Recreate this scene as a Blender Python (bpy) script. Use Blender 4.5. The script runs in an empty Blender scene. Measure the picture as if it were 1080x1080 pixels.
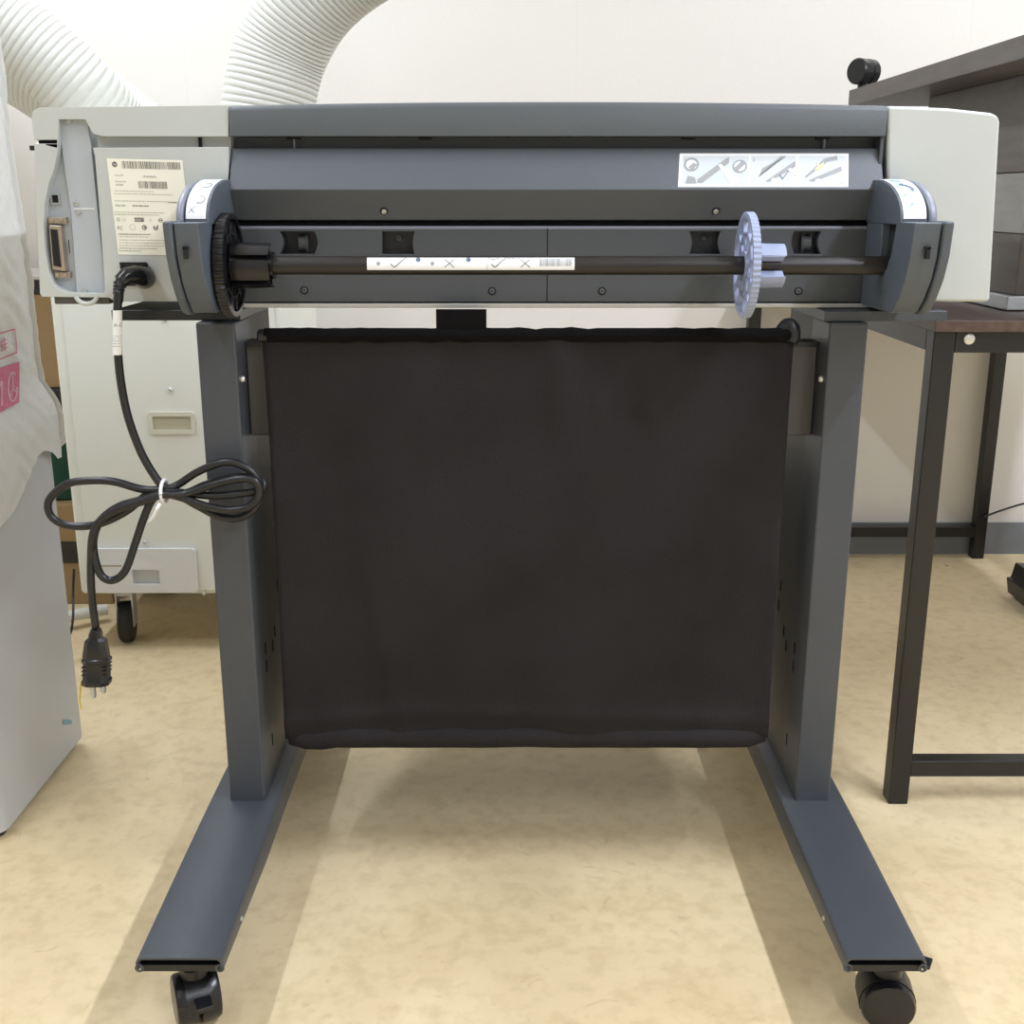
import bpy, bmesh, math, random
from mathutils import Vector, Matrix, noise
random.seed(7)
C = bpy.context.scene.collection
SC = bpy.context.scene
PI = math.pi

# ------------------------------------------------------------------ camera
CAM = Vector((0, 0, 0.9)); PITCH = math.radians(15.4); FPX = 1200.0
cd = bpy.data.cameras.new('camera'); cam = bpy.data.objects.new('camera', cd); C.objects.link(cam)
cam.location = CAM; cam.rotation_euler = (PI/2 - PITCH, 0, 0)
cd.sensor_width = 36; cd.lens = FPX/1080*36; cd.clip_start = 0.02; cd.clip_end = 50
SC.camera = cam
FW = Vector((0, math.cos(PITCH), -math.sin(PITCH))); UP = Vector((0, math.sin(PITCH), math.cos(PITCH)))
def P(px, py, Y):
    """measured point of the photo at real distance Y"""
    d = FW + Vector((1, 0, 0))*((px-540)/FPX) + UP*((540-py)/FPX)
    return CAM + d*(Y/d.y)
def XP(px, py, X):
    """same, on the upright plane x = X"""
    d = FW + Vector((1, 0, 0))*((px-540)/FPX) + UP*((540-py)/FPX)
    return CAM + d*(X/d.x)

# ------------------------------------------------------------------ materials
def srgb(r, g, b):
    f = lambda c: ((c/255+0.055)/1.055)**2.4 if c > 10 else c/255/12.92
    return (f(r), f(g), f(b), 1)
MATS = {}
def mat(name, col, rough=0.5, metal=0.0, bump=0.0, bscale=300, var=0.0, vscale=8, spec=0.5, trans=0.0):
    m = bpy.data.materials.new(name); m.use_nodes = True
    nt = m.node_tree; b = nt.nodes['Principled BSDF']
    c = srgb(*col)
    b.inputs['Base Color'].default_value = c
    b.inputs['Roughness'].default_value = rough; b.inputs['Metallic'].default_value = metal
    b.inputs['Specular IOR Level'].default_value = spec
    tc = nt.nodes.new('ShaderNodeTexCoord')
    if var > 0:
        n = nt.nodes.new('ShaderNodeTexNoise'); n.inputs['Scale'].default_value = vscale
        n.inputs['Detail'].default_value = 6; n.inputs['Roughness'].default_value = 0.65
        nt.links.new(tc.outputs['Object'], n.inputs['Vector'])
        r = nt.nodes.new('ShaderNodeValToRGB')
        r.color_ramp.elements[0].position = 0.3; r.color_ramp.elements[1].position = 0.7
        r.color_ramp.elements[0].color = tuple(x*(1-var) for x in c[:3])+(1,)
        r.color_ramp.elements[1].color = tuple(min(1, x*(1+var)) for x in c[:3])+(1,)
        nt.links.new(n.outputs['Fac'], r.inputs['Fac']); nt.links.new(r.outputs['Color'], b.inputs['Base Color'])
    if bump > 0:
        n2 = nt.nodes.new('ShaderNodeTexNoise'); n2.inputs['Scale'].default_value = bscale; n2.inputs['Detail'].default_value = 3
        nt.links.new(tc.outputs['Object'], n2.inputs['Vector'])
        bp = nt.nodes.new('ShaderNodeBump'); bp.inputs['Strength'].default_value = bump; bp.inputs['Distance'].default_value = 0.002
        nt.links.new(n2.outputs['Fac'], bp.inputs['Height']); nt.links.new(bp.outputs['Normal'], b.inputs['Normal'])
    MATS[name] = m
    return m
M_light = mat('light_grey_plastic', (190, 194, 190), 0.45, bump=0.12, bscale=700, var=0.015)
M_lightcap = mat('light_grey_cap_plastic', (193, 197, 192), 0.45, bump=0.1, bscale=700)
M_dark = mat('dark_grey_plastic', (82, 87, 90), 0.42, bump=0.18, bscale=900, var=0.03, vscale=5)
M_dark2 = mat('slate_grey_plastic', (70, 74, 78), 0.5, bump=0.2, bscale=900, var=0.04, vscale=4)
M_cover = mat('rear_cover_plastic', (86, 91, 98), 0.45, bump=0.15, bscale=900, var=0.02, vscale=5)
M_holder = mat('roll_holder_plastic', (82, 90, 99), 0.42, bump=0.15, bscale=900, var=0.05, vscale=20)
M_edge = mat('lighter_grey_plastic', (128, 132, 144), 0.35, bump=0.1, bscale=700)  # paler grey for the ridge, hood rims and lid pins
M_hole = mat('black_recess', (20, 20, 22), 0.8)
M_black = mat('black_plastic', (26, 27, 30), 0.35, bump=0.08, bscale=500)
M_blackg = mat('glossy_black_plastic', (20, 21, 24), 0.25)
M_rod = mat('black_spindle_rod', (44, 41, 40), 0.36, metal=0.3, var=0.12, vscale=30)
M_blue = mat('pale_blue_plastic', (156, 166, 194), 0.4, spec=0.5)
M_steel = mat('zinc_steel', (190, 195, 200), 0.38, metal=0.75, var=0.05, vscale=20)
M_plate = mat('galvanised_plate', (182, 189, 196), 0.45, metal=0.15, var=0.04, vscale=10)
M_screw = mat('screw_metal', (210, 210, 208), 0.3, metal=0.8)
M_brass = mat('connector_metal', (178, 165, 148), 0.35, metal=0.7, var=0.1, vscale=60)
M_stand = mat('painted_stand_steel', (65, 69, 75), 0.4, bump=0.15, bscale=600, var=0.06, vscale=12)
M_stand2 = mat('stand_panel_floor_tint', (86, 83, 80), 0.5, bump=0.1, bscale=600, var=0.05, vscale=8)  # brownish floor reflection on the rear panels is put into this colour
M_fab = mat('black_fabric', (42, 40, 41), 0.95, bump=0.5, bscale=450, var=0.2, vscale=6, spec=0.15)
M_fabd = mat('black_hem_fabric', (18, 17, 18), 0.95, bump=0.4, bscale=450, spec=0.1)
M_cab = mat('cream_sheet_metal', (236, 238, 228), 0.42, var=0.015, vscale=3)
M_cabd = mat('cream_plastic', (219, 219, 201), 0.45)
M_recess = mat('cream_recess', (196, 190, 164), 0.5)
M_tank = mat('white_tank_plastic', (230, 231, 231), 0.3)
M_tankr = mat('tank_recess_plastic', (205, 208, 208), 0.35)
M_duct = mat('duct_plastic', (216, 217, 209), 0.42)
M_tyre = mat('rubber_tyre', (28, 27, 28), 0.6, var=0.1, vscale=30)
M_paper = mat('label_paper', (240, 239, 222), 0.6)
M_white = mat('white_paper', (240, 242, 242), 0.5)
M_ink = mat('label_ink', (70, 70, 66), 0.7)
M_ink2 = mat('label_grey_ink', (176, 174, 158), 0.7)
M_inkg = mat('label_mid_ink', (128, 128, 118), 0.7)
M_pic1 = mat('picture_grey', (158, 160, 162), 0.5)
M_pic2 = mat('picture_pale', (204, 212, 216), 0.45)
M_pic3 = mat('picture_cream', (222, 214, 168), 0.5)
M_teal = mat('picture_teal', (122, 170, 166), 0.5)
M_inklb = mat('picture_slate', (96, 112, 132), 0.5)
M_desk = mat('black_desk_steel', (21, 21, 22), 0.36, bump=0.05, var=0.05)
M_fridge = mat('silver_grey_panel', (196, 199, 202), 0.4, metal=0.1, var=0.03, vscale=3)
M_fridgef = mat('white_enamel', (216, 218, 226), 0.3)
M_pink = mat('pink_print', (217, 120, 152), 0.6)
M_pinkw = mat('pale_pink_print', (238, 190, 205), 0.6)
M_green = mat('dark_green_cloth', (22, 66, 46), 0.85, bump=0.3, bscale=90)
M_card = mat('cardboard', (150, 125, 88), 0.85, var=0.06, vscale=6)
M_lid = mat('grey_lid', (188, 186, 178), 0.5)
M_kraft = mat('kraft_paper', (170, 130, 84), 0.8, bump=0.5, bscale=40, var=0.2, vscale=20)
M_ground = mat('yellow_green_wire', (205, 186, 70), 0.5)
M_tie = mat('white_nylon', (236, 236, 238), 0.4)
M_pipe = mat('white_pipe', (226, 224, 216), 0.4)
M_ceil = mat('ceiling_white', (240, 239, 235), 0.9)
M_base = mat('grey_skirting', (124, 128, 132), 0.5, var=0.05)
M_pap = mat('blue_sticker', (120, 168, 186), 0.5)

def wood(name, c1, c2, rough=0.45, scale=(2, 30, 30)):
    m = bpy.data.materials.new(name); m.use_nodes = True; nt = m.node_tree; b = nt.nodes['Principled BSDF']
    tc = nt.nodes.new('ShaderNodeTexCoord'); mp = nt.nodes.new('ShaderNodeMapping'); mp.inputs['Scale'].default_value = scale
    n = nt.nodes.new('ShaderNodeTexNoise'); n.inputs['Scale'].default_value = 3; n.inputs['Detail'].default_value = 8
    r = nt.nodes.new('ShaderNodeValToRGB'); r.color_ramp.elements[0].position = .32; r.color_ramp.elements[1].position = .68
    r.color_ramp.elements[0].color = srgb(*c1); r.color_ramp.elements[1].color = srgb(*c2)
    nt.links.new(tc.outputs['Object'], mp.inputs['Vector']); nt.links.new(mp.outputs[0], n.inputs['Vector'])
    nt.links.new(n.outputs['Fac'], r.inputs['Fac']); nt.links.new(r.outputs['Color'], b.inputs['Base Color'])
    b.inputs['Roughness'].default_value = rough
    return m
M_top = wood('walnut_desk_top', (72, 56, 50), (96, 76, 68), 0.4, (30, 2, 30))
M_cabw = wood('grey_brown_board', (82, 76, 71), (96, 90, 84), 0.5, (20, 3, 20))
M_cabl = wood('pale_grey_board', (136, 134, 128), (148, 146, 140), 0.5, (20, 3, 20))

def floor_mat():
    m = bpy.data.materials.new('tan_floor'); m.use_nodes = True; nt = m.node_tree; b = nt.nodes['Principled BSDF']
    L = nt.links.new; N = nt.nodes.new
    tc = N('ShaderNodeTexCoord')
    n1 = N('ShaderNodeTexNoise'); n1.inputs['Scale'].default_value = 2.2; n1.inputs['Detail'].default_value = 10; n1.inputs['Roughness'].default_value = .7; n1.inputs['Distortion'].default_value = .6
    n2 = N('ShaderNodeTexNoise'); n2.inputs['Scale'].default_value = 45; n2.inputs['Detail'].default_value = 6
    n3 = N('ShaderNodeTexNoise'); n3.inputs['Scale'].default_value = 14; n3.inputs['Detail'].default_value = 4; n3.inputs['Distortion'].default_value = 3
    for n in (n1, n2, n3): L(tc.outputs['Object'], n.inputs['Vector'])
    r1 = N('ShaderNodeValToRGB'); e = r1.color_ramp.elements
    e[0].position = .3; e[0].color = srgb(214, 193, 150); e[1].position = .68; e[1].color = srgb(233, 214, 174)
    L(n1.outputs['Fac'], r1.inputs['Fac'])
    r2 = N('ShaderNodeValToRGB'); e = r2.color_ramp.elements
    e[0].position = .32; e[0].color = (.86, .84, .8, 1); e[1].position = .55; e[1].color = (1, 1, 1, 1)
    L(n2.outputs['Fac'], r2.inputs['Fac'])
    r3 = N('ShaderNodeValToRGB'); e = r3.color_ramp.elements
    e[0].position = .26; e[0].color = (.72, .66, .6, 1); e[1].position = .36; e[1].color = (1, 1, 1, 1)
    L(n3.outputs['Fac'], r3.inputs['Fac'])
    m1 = N('ShaderNodeMix'); m1.data_type = 'RGBA'; m1.blend_type = 'MULTIPLY'; m1.inputs[0].default_value = .8
    L(r1.outputs['Color'], m1.inputs[6]); L(r2.outputs['Color'], m1.inputs[7])
    m2 = N('ShaderNodeMix'); m2.data_type = 'RGBA'; m2.blend_type = 'MULTIPLY'; m2.inputs[0].default_value = .4
    L(m1.outputs[2], m2.inputs[6]); L(r3.outputs['Color'], m2.inputs[7])
    L(m2.outputs[2], b.inputs['Base Color'])
    rr = N('ShaderNodeMapRange'); rr.inputs[3].default_value = .38; rr.inputs[4].default_value = .6
    L(n1.outputs['Fac'], rr.inputs[0]); L(rr.outputs[0], b.inputs['Roughness'])
    bp = N('ShaderNodeBump'); bp.inputs['Strength'].default_value = .12; bp.inputs['Distance'].default_value = .003
    L(n2.outputs['Fac'], bp.inputs['Height']); L(bp.outputs['Normal'], b.inputs['Normal'])
    return m
M_floor = floor_mat()

def wall_mat():
    m = bpy.data.materials.new('cream_wallpaper'); m.use_nodes = True; nt = m.node_tree; b = nt.nodes['Principled BSDF']
    L = nt.links.new; N = nt.nodes.new
    tc = N('ShaderNodeTexCoord')
    n = N('ShaderNodeTexNoise'); n.inputs['Scale'].default_value = 160; n.inputs['Detail'].default_value = 5
    L(tc.outputs['Object'], n.inputs['Vector'])
    sx = N('ShaderNodeSeparateXYZ'); L(tc.outputs['Object'], sx.inputs[0])
    a = N('ShaderNodeMath'); a.operation = 'MODULO'; a.inputs[1].default_value = .92
    o = N('ShaderNodeMath'); o.operation = 'ADD'; o.inputs[1].default_value = 10.07
    L(sx.outputs['X'], o.inputs[0]); L(o.outputs[0], a.inputs[0])
    s = N('ShaderNodeMath'); s.operation = 'LESS_THAN'; s.inputs[1].default_value = .0025; L(a.outputs[0], s.inputs[0])
    mx = N('ShaderNodeMix'); mx.data_type = 'RGBA'
    mx.inputs[6].default_value = srgb(229, 225, 216); mx.inputs[7].default_value = srgb(226, 221, 213)
    L(s.outputs[0], mx.inputs[0]); L(mx.outputs[2], b.inputs['Base Color'])
    b.inputs['Roughness'].default_value = .8
    bp = N('ShaderNodeBump'); bp.inputs['Strength'].default_value = .15; bp.inputs['Distance'].default_value = .002
    L(n.outputs['Fac'], bp.inputs['Height']); L(bp.outputs['Normal'], b.inputs['Normal'])
    return m
M_wall = wall_mat()
M_wallg = mat('pale_painted_wall', (214, 212, 206), 0.8)

def poly_bag_mat():
    m = bpy.data.materials.new('milky_polythene'); m.use_nodes = True; nt = m.node_tree; b = nt.nodes['Principled BSDF']
    b.inputs['Base Color'].default_value = srgb(226, 226, 222); b.inputs['Roughness'].default_value = .32
    tr = nt.nodes.new('ShaderNodeBsdfTransparent'); mx = nt.nodes.new('ShaderNodeMixShader'); mx.inputs[0].default_value = .985
    out = nt.nodes['Material Output']
    tc = nt.nodes.new('ShaderNodeTexCoord')
    n = nt.nodes.new('ShaderNodeTexNoise'); n.inputs['Scale'].default_value = 9; n.inputs['Detail'].default_value = 5; n.inputs['Distortion'].default_value = 1.5
    bp = nt.nodes.new('ShaderNodeBump'); bp.inputs['Strength'].default_value = .5; bp.inputs['Distance'].default_value = .015
    nt.links.new(tc.outputs['Object'], n.inputs['Vector']); nt.links.new(n.outputs['Fac'], bp.inputs['Height']); nt.links.new(bp.outputs['Normal'], b.inputs['Normal'])
    nt.links.new(tr.outputs[0], mx.inputs[1]); nt.links.new(b.outputs[0], mx.inputs[2]); nt.links.new(mx.outputs[0], out.inputs['Surface'])
    return m
M_poly = poly_bag_mat()

# ------------------------------------------------------------------ mesh builder
def catmull(pts, sub=8, closed=False):
    pts = [Vector(p) for p in pts]; n = len(pts); out = []
    rng = range(n if closed else n-1)
    for i in rng:
        if closed: p0, p1, p2, p3 = pts[i-1], pts[i], pts[(i+1) % n], pts[(i+2) % n]
        else:
            p1, p2 = pts[i], pts[i+1]
            p0 = pts[i-1] if i else p1*2-p2
            p3 = pts[i+2] if i+2 < n else p2*2-p1
        for k in range(sub):
            t = k/sub
            out.append(0.5*((2*p1)+(-p0+p2)*t+(2*p0-5*p1+4*p2-p3)*t*t+(-p0+3*p1-3*p2+p3)*t**3))
    if not closed: out.append(pts[-1])
    return out
def frame(t):
    t = t.normalized(); a = Vector((0, 0, 1)) if abs(t.z) < .9 else Vector((1, 0, 0))
    u = t.cross(a).normalized(); return u, t.cross(u).normalized()

class MB:
    def __init__(s): s.v = []; s.f = []; s.m = []; s.cur = 0
    def add(s, vs, fs):
        o = len(s.v); s.v += [Vector(x) for x in vs]
        for f in fs: s.f.append([o+i for i in f]); s.m.append(s.cur)
        return s
    def box(s, x0, x1, y0, y1, z0, z1, M=None):
        vs = [Vector((x, y, z)) for z in (z0, z1) for y in (y0, y1) for x in (x0, x1)]
        if M: vs = [M @ v for v in vs]
        return s.add(vs, [(0, 2, 3, 1), (4, 5, 7, 6), (0, 1, 5, 4), (2, 6, 7, 3), (0, 4, 6, 2), (1, 3, 7, 5)])
    def lathe(s, base, axis, prof, n=24, cap=True):
        """prof: list of (distance along axis, radius)"""
        base = Vector(base); axis = Vector(axis).normalized(); u, w = frame(axis); vs = []
        for d, r in prof:
            for k in range(n):
                a = 2*PI*k/n; vs.append(base+axis*d+(u*math.cos(a)+w*math.sin(a))*r)
        fs = []
        for i in range(len(prof)-1):
            for k in range(n):
                a, b = i*n+k, i*n+(k+1) % n; fs.append((a, b, b+n, a+n))
        if cap: fs.append(tuple(range(n-1, -1, -1))); fs.append(tuple(range((len(prof)-1)*n, len(prof)*n)))
        return s.add(vs, fs)
    def cyl(s, a, b, r, n=20, r2=None):
        a = Vector(a); b = Vector(b)
        return s.lathe(a, b-a, [(0, r), ((b-a).length, r if r2 is None else r2)], n)
    def tube(s, path, r, n=10, cap=True):
        path = [Vector(p) for p in path]; N = len(path); vs = []; u = None
        for i, p in enumerate(path):
            t = (path[min(i+1, N-1)]-path[max(i-1, 0)]).normalized()
            if u is None: u, w = frame(t)
            else:
                u = (u-t*u.dot(t)).normalized(); w = t.cross(u)
            rr = r(i/(N-1)) if callable(r) else r
            for k in range(n):
                a = 2*PI*k/n; vs.append(p+(u*math.cos(a)+w*math.sin(a))*rr)
        fs = []
        for i in range(N-1):
            for k in range(n):
                a, b = i*n+k, i*n+(k+1) % n; fs.append((a, b, b+n, a+n))
        if cap: fs.append(tuple(range(n-1, -1, -1))); fs.append(tuple(range((N-1)*n, N*n)))
        return s.add(vs, fs)
    def prism_x(s, prof, x0, x1):
        """prof: list of (y,z)"""
        n = len(prof); vs = [(x0, y, z) for y, z in prof]+[(x1, y, z) for y, z in prof]
        fs = [tuple(range(n)), tuple(range(2*n-1, n-1, -1))]+[(i, (i+1) % n, n+(i+1) % n, n+i) for i in range(n)]
        return s.add(vs, fs)
    def prism_y(s, prof, y0, y1):
        n = len(prof); vs = [(x, y0, z) for x, z in prof]+[(x, y1, z) for x, z in prof]
        fs = [tuple(range(n)), tuple(range(2*n-1, n-1, -1))]+[(i, (i+1) % n, n+(i+1) % n, n+i) for i in range(n)]
        return s.add(vs, fs)
    def prism_z(s, prof, z0, z1):
        n = len(prof); vs = [(x, y, z0) for x, y in prof]+[(x, y, z1) for x, y in prof]
        fs = [tuple(range(n)), tuple(range(2*n-1, n-1, -1))]+[(i, (i+1) % n, n+(i+1) % n, n+i) for i in range(n)]
        return s.add(vs, fs)
    def holes_y(s, outer, holes, y0, y1):
        """plate in the xz plane with holes, thickness y0..y1"""
        cu = bpy.data.curves.new('tmp', 'CURVE'); cu.dimensions = '2D'; cu.fill_mode = 'BOTH'; cu.extrude = abs(y1-y0)/2
        for pl in [outer]+holes:
            sp = cu.splines.new('POLY'); sp.points.add(len(pl)-1)
            for i, (x, z) in enumerate(pl): sp.points[i].co = (x, z, 0, 1)
            sp.use_cyclic_u = True
        o = bpy.data.objects.new('tmp', cu); C.objects.link(o)
        dg = bpy.context.evaluated_depsgraph_get(); dg.update()
        me = bpy.data.meshes.new_from_object(o.evaluated_get(dg))
        ym = (y0+y1)/2
        s.add([(v.co.x, ym-v.co.z, v.co.y) for v in me.vertices], [tuple(p.vertices) for p in me.polygons])
        C.objects.unlink(o); bpy.data.objects.remove(o); bpy.data.curves.remove(cu); bpy.data.meshes.remove(me)
        return s
    def grid(s, fn, nu, nv, flip=False, thick=None):
        vs = [fn(i/nu, j/nv) for j in range(nv+1) for i in range(nu+1)]
        fs = []
        for j in range(nv):
            for i in range(nu):
                a = j*(nu+1)+i; f = (a, a+1, a+nu+2, a+nu+1); fs.append(f[::-1] if flip else f)
        return s.add(vs, fs)
    def build(s, name, mats, parent=None, bevel=0, seg=2, smooth=True, ang=35, solid=0, subd=0, recalc=True):
        me = bpy.data.meshes.new(name); org = Vector((0, 0, 0))
        p = parent
        while p is not None: org += p.location; p = p.parent
        if parent is None:
            org = Vector(((min(v.x for v in s.v)+max(v.x for v in s.v))/2, (min(v.y for v in s.v)+max(v.y for v in s.v))/2, min(v.z for v in s.v)))
        me.from_pydata([tuple(v-org) for v in s.v], [], s.f)
        if not isinstance(mats, (list, tuple)): mats = [mats]
        for m in mats: me.materials.append(m)
        for p_, mi in zip(me.polygons, s.m): p_.material_index = min(mi, len(mats)-1)
        if recalc:
            bm = bmesh.new(); bm.from_mesh(me)
            bmesh.ops.remove_doubles(bm, verts=bm.verts, dist=1e-6)
            bmesh.ops.recalc_face_normals(bm, faces=bm.faces); bm.to_mesh(me); bm.free()
        me.update()
        if smooth:
            for p_ in me.polygons: p_.use_smooth = True
            me.set_sharp_from_angle(angle=math.radians(ang))
        o = bpy.data.objects.new(name, me); C.objects.link(o)
        if parent is not None: o.parent = parent
        else: o.location = org
        if bevel:
            b = o.modifiers.new('bevel', 'BEVEL'); b.width = bevel; b.segments = seg; b.limit_method = 'ANGLE'; b.angle_limit = math.radians(40)
            b.harden_normals = True
        if solid:
            b = o.modifiers.new('solid', 'SOLIDIFY'); b.thickness = solid; b.offset = 0
        if subd:
            b = o.modifiers.new('sub', 'SUBSURF'); b.levels = subd; b.render_levels = subd
        return o

def thing(name, label, cat, loc, group=None):
    o = bpy.data.objects.new(name, None); C.objects.link(o); o.location = loc; o.empty_display_size = .05
    o['label'] = label; o['category'] = cat
    if group: o['group'] = group
    return o
def tag(o, label, cat, group=None):
    o['label'] = label; o['category'] = cat
    if group: o['group'] = group
    return o
def struct(o): o['kind'] = 'structure'; return o

_tc = {}
def text2d(t, size=1.0):
    k = (t, size)
    if k in _tc: return _tc[k]
    cu = bpy.data.curves.new('tmp', 'FONT'); cu.body = t; cu.size = size; cu.align_x = 'LEFT'; cu.resolution_u = 3
    o = bpy.data.objects.new('tmp', cu); C.objects.link(o)
    dg = bpy.context.evaluated_depsgraph_get(); dg.update()
    me = bpy.data.meshes.new_from_object(o.evaluated_get(dg))
    r = ([(v.co.x, v.co.y) for v in me.vertices], [tuple(p.vertices) for p in me.polygons])
    C.objects.unlink(o); bpy.data.objects.remove(o); bpy.data.curves.remove(cu); bpy.data.meshes.remove(me)
    _tc[k] = r; return r

class Sheet:
    """a thin printed sheet; fn(u,v,h) maps sheet coordinates (metres) to a point, h off the surface"""
    def __init__(s, fn, W, H, mats, nseg=1): s.fn = fn; s.W = W; s.H = H; s.mb = MB(); s.mats = mats; s.nseg = nseg
    def base(s, nu=1, nv=1, corners=None):
        s.mb.cur = 0; f = lambda h: (lambda a, b: s.fn(a*s.W, b*s.H, h))
        s.mb.grid(f(.0004), nu, nv); s.mb.grid(f(0), nu, nv, True)
        return s
    def poly(s, pts, m, h=.0006):
        s.mb.cur = m; s.mb.add([s.fn(u, v, h) for u, v in pts], [tuple(range(len(pts)))]); return s
    def rect(s, u0, u1, v0, v1, m, h=.0006, n=1):
        for i in range(n):
            a = v0+(v1-v0)*i/n; b = v0+(v1-v0)*(i+1)/n
            s.poly([(u0, a), (u1, a), (u1, b), (u0, b)], m, h)
        return s
    def disc(s, u, v, r, m, h=.0006, r2=None, n=20):
        r2 = r2 or r
        for k in range(n):
            a, b = 2*PI*k/n, 2*PI*(k+1)/n
            s.poly([(u, v), (u+r*math.cos(a), v+r2*math.sin(a)), (u+r*math.cos(b), v+r2*math.sin(b))], m, h)
        return s
    def ring(s, u, v, r, w, m, h=.0006, n=20, a0=0, a1=2*PI):
        for k in range(n):
            a = a0+(a1-a0)*k/n; b = a0+(a1-a0)*(k+1)/n
            s.poly([(u+r*math.cos(a), v+r*math.sin(a)), (u+r*math.cos(b), v+r*math.sin(b)), (u+(r-w)*math.cos(b), v+(r-w)*math.sin(b)), (u+(r-w)*math.cos(a), v+(r-w)*math.sin(a))], m, h)
        return s
    def line(s, pts, w, m, h=.0007):
        for (a0, b0), (c0, d0) in zip(pts, pts[1:]):
            L = math.hypot(c0-a0, d0-b0) or 1; nx, ny = -(d0-b0)/L*w/2, (c0-a0)/L*w/2; K = s.nseg
            for k in range(K):
                a, b = a0+(c0-a0)*k/K, b0+(d0-b0)*k/K; c, d = a0+(c0-a0)*(k+1)/K, b0+(d0-b0)*(k+1)/K
                s.poly([(a+nx, b+ny), (c+nx, d+ny), (c-nx, d-ny), (a-nx, b-ny)], m, h)
        return s
    def text(s, t, u, v, size, m, h=.0006, shear=0):
        vs, fs = text2d(t, 1.0); s.mb.cur = m
        s.mb.add([s.fn(u+(x+shear*y)*size, v+y*size, h) for x, y in vs], fs); return s
    def bars(s, u0, u1, v0, v1, m, step=.0006, seed=1):
        rr = random.Random(seed); u = u0
        while u < u1:
            w = step*rr.choice((.5, .5, 1, 1.4)); s.rect(u, min(u+w, u1), v0, v1, m, .0006, s.nseg); u += w+step*rr.choice((.5, .6, 1))
        return s
    def smear(s, u0, u1, v, m, hgt=.0006, seed=1):
        """a line of type too small to read"""
        rr = random.Random(seed); u = u0
        while u < u1:
            w = rr.uniform(.001, .004); s.rect(u, min(u+w, u1), v, v+hgt, m); u += w+.0007
        return s
    def build(s, name, parent): 
        return s.mb.build(name, s.mats, parent, recalc=False, smooth=False)
def plane_fn(a, b, d):
    """a = lower left, b = lower right, d = upper left; metric"""
    a, b, d = Vector(a), Vector(b), Vector(d); e1 = (b-a).normalized(); e2 = (d-a).normalized(); n = e1.cross(e2).normalized()
    return lambda u, v, h: a+e1*u+e2*v+n*h

def bolt(name, pos, axis, r, parent, m=None, h=.002, socket=True):
    mb = MB(); mb.cur = 0
    mb.lathe(pos, axis, [(-.001, r), (h*.6, r), (h, r*.75), (h, r*.4), (h*.4, r*.35)] if socket else [(-.001, r), (h*.6, r), (h, r*.6)], 16)
    return mb.build(name, m or M_screw, parent)

# ================================================================== ROOM
def plane(name, vs, m):
    mb = MB(); mb.add(vs, [(0, 1, 2, 3)]); return struct(mb.build(name, m, smooth=False, recalc=False))
X0, X1, Y0, Y1, ZC = -2.7, 2.9, -2.6, 2.86, 2.6
mb = MB(); mb.box(X0-.1, X1+.1, Y0-.1, Y1+.1, -.1, 0); struct(mb.build('floor', M_floor, smooth=False))
mb = MB(); mb.box(X0-.1, X1+.1, Y0-.1, Y1+.1, ZC, ZC+.1); struct(mb.build('ceiling', M_ceil, smooth=False))
mb = MB(); mb.box(X0, X1, Y1, Y1+.1, 0, ZC); struct(mb.build('wall_back', M_wall, smooth=False))
mb = MB(); mb.box(X0, X1, Y0-.1, Y0, 0, ZC); struct(mb.build('wall_front', M_wallg, smooth=False))
mb = MB(); mb.box(X0-.1, X0, Y0, Y1, 0, ZC); struct(mb.build('wall_left', M_wallg, smooth=False))
mb = MB(); mb.box(X1, X1+.1, Y0, Y1, 0, ZC); struct(mb.build('wall_right', M_wallg, smooth=False))
mb = MB(); mb.box(X0, X1, Y1-.008, Y1, 0, .085); struct(mb.build('baseboard_back', M_base, smooth=False))

# ceiling lights (twin rows of fluorescent tubes running front to back)
def ceiling_lamp(x, y, power, lab):
    t = thing('ceiling_light', lab, 'ceiling light', (x, y, ZC-.07))
    b = MB(); b.prism_y([(x-.11, ZC-.002), (x+.11, ZC-.002), (x+.05, ZC-.05), (x-.05, ZC-.05)], y-.62, y+.62); b.build('lamp_housing', M_ceil, t)
    ld = bpy.data.lights.new('tube_light', 'AREA'); ld.shape = 'RECTANGLE'; ld.size = .07; ld.size_y = 1.2; ld.energy = power
    ld.color = LCOL
    lo = bpy.data.objects.new('tube_light', ld); C.objects.link(lo); lo.parent = t; lo.location = (0, 0, .01)
LCOL = (.90, .965, 1.12)
for x, row in ((-1.15, ((-1.2, 'front', 9), (.7, 'middle', 17), (2.15, 'back', 28))), (1.35, ((-1.2, 'front', 41), (.7, 'middle', 45), (2.15, 'back', 17)))):
    for y, w, pw in row: ceiling_lamp(x, y, pw, '%s ceiling tube light, %s one of its row' % ('left-hand' if x < 0 else 'right-hand', w))
w = bpy.data.worlds.new('world'); SC.world = w; w.use_nodes = True
w.node_tree.nodes['Background'].inputs[0].default_value = (.9, .95, 1, 1); w.node_tree.nodes['Background'].inputs[1].default_value = .1

# ================================================================== PRINTER
YB = 1.40
pr = thing('large_format_printer', 'wide grey large-format plotter seen from behind, set on a castered stand', 'printer', (0, 1.58, .7775))
def zx(px, py, Y=YB): p = P(px, py, Y); return (p.x, p.z)
# --- left housing
o1 = [(33, 124), (35, 117), (42, 113.5), (241, 111), (241, 144), (110, 144), (98, 141), (93, 132), (90, 126), (62, 126), (61.5, 140), (60.5, 160), (57, 178), (51, 195), (47, 215),
      (46, 240), (47.5, 262), (51, 285), (56, 299), (62, 305), (71, 308.5), (108, 309.5), (111, 306), (109, 280), (105, 225), (100, 165), (98, 156), (241, 155), (241, 318), (121, 318), (115, 314), (44, 313), (42, 309), (36, 154), (36, 151.5), (60, 151.5), (60, 147.5), (36, 147.5)]
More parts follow.
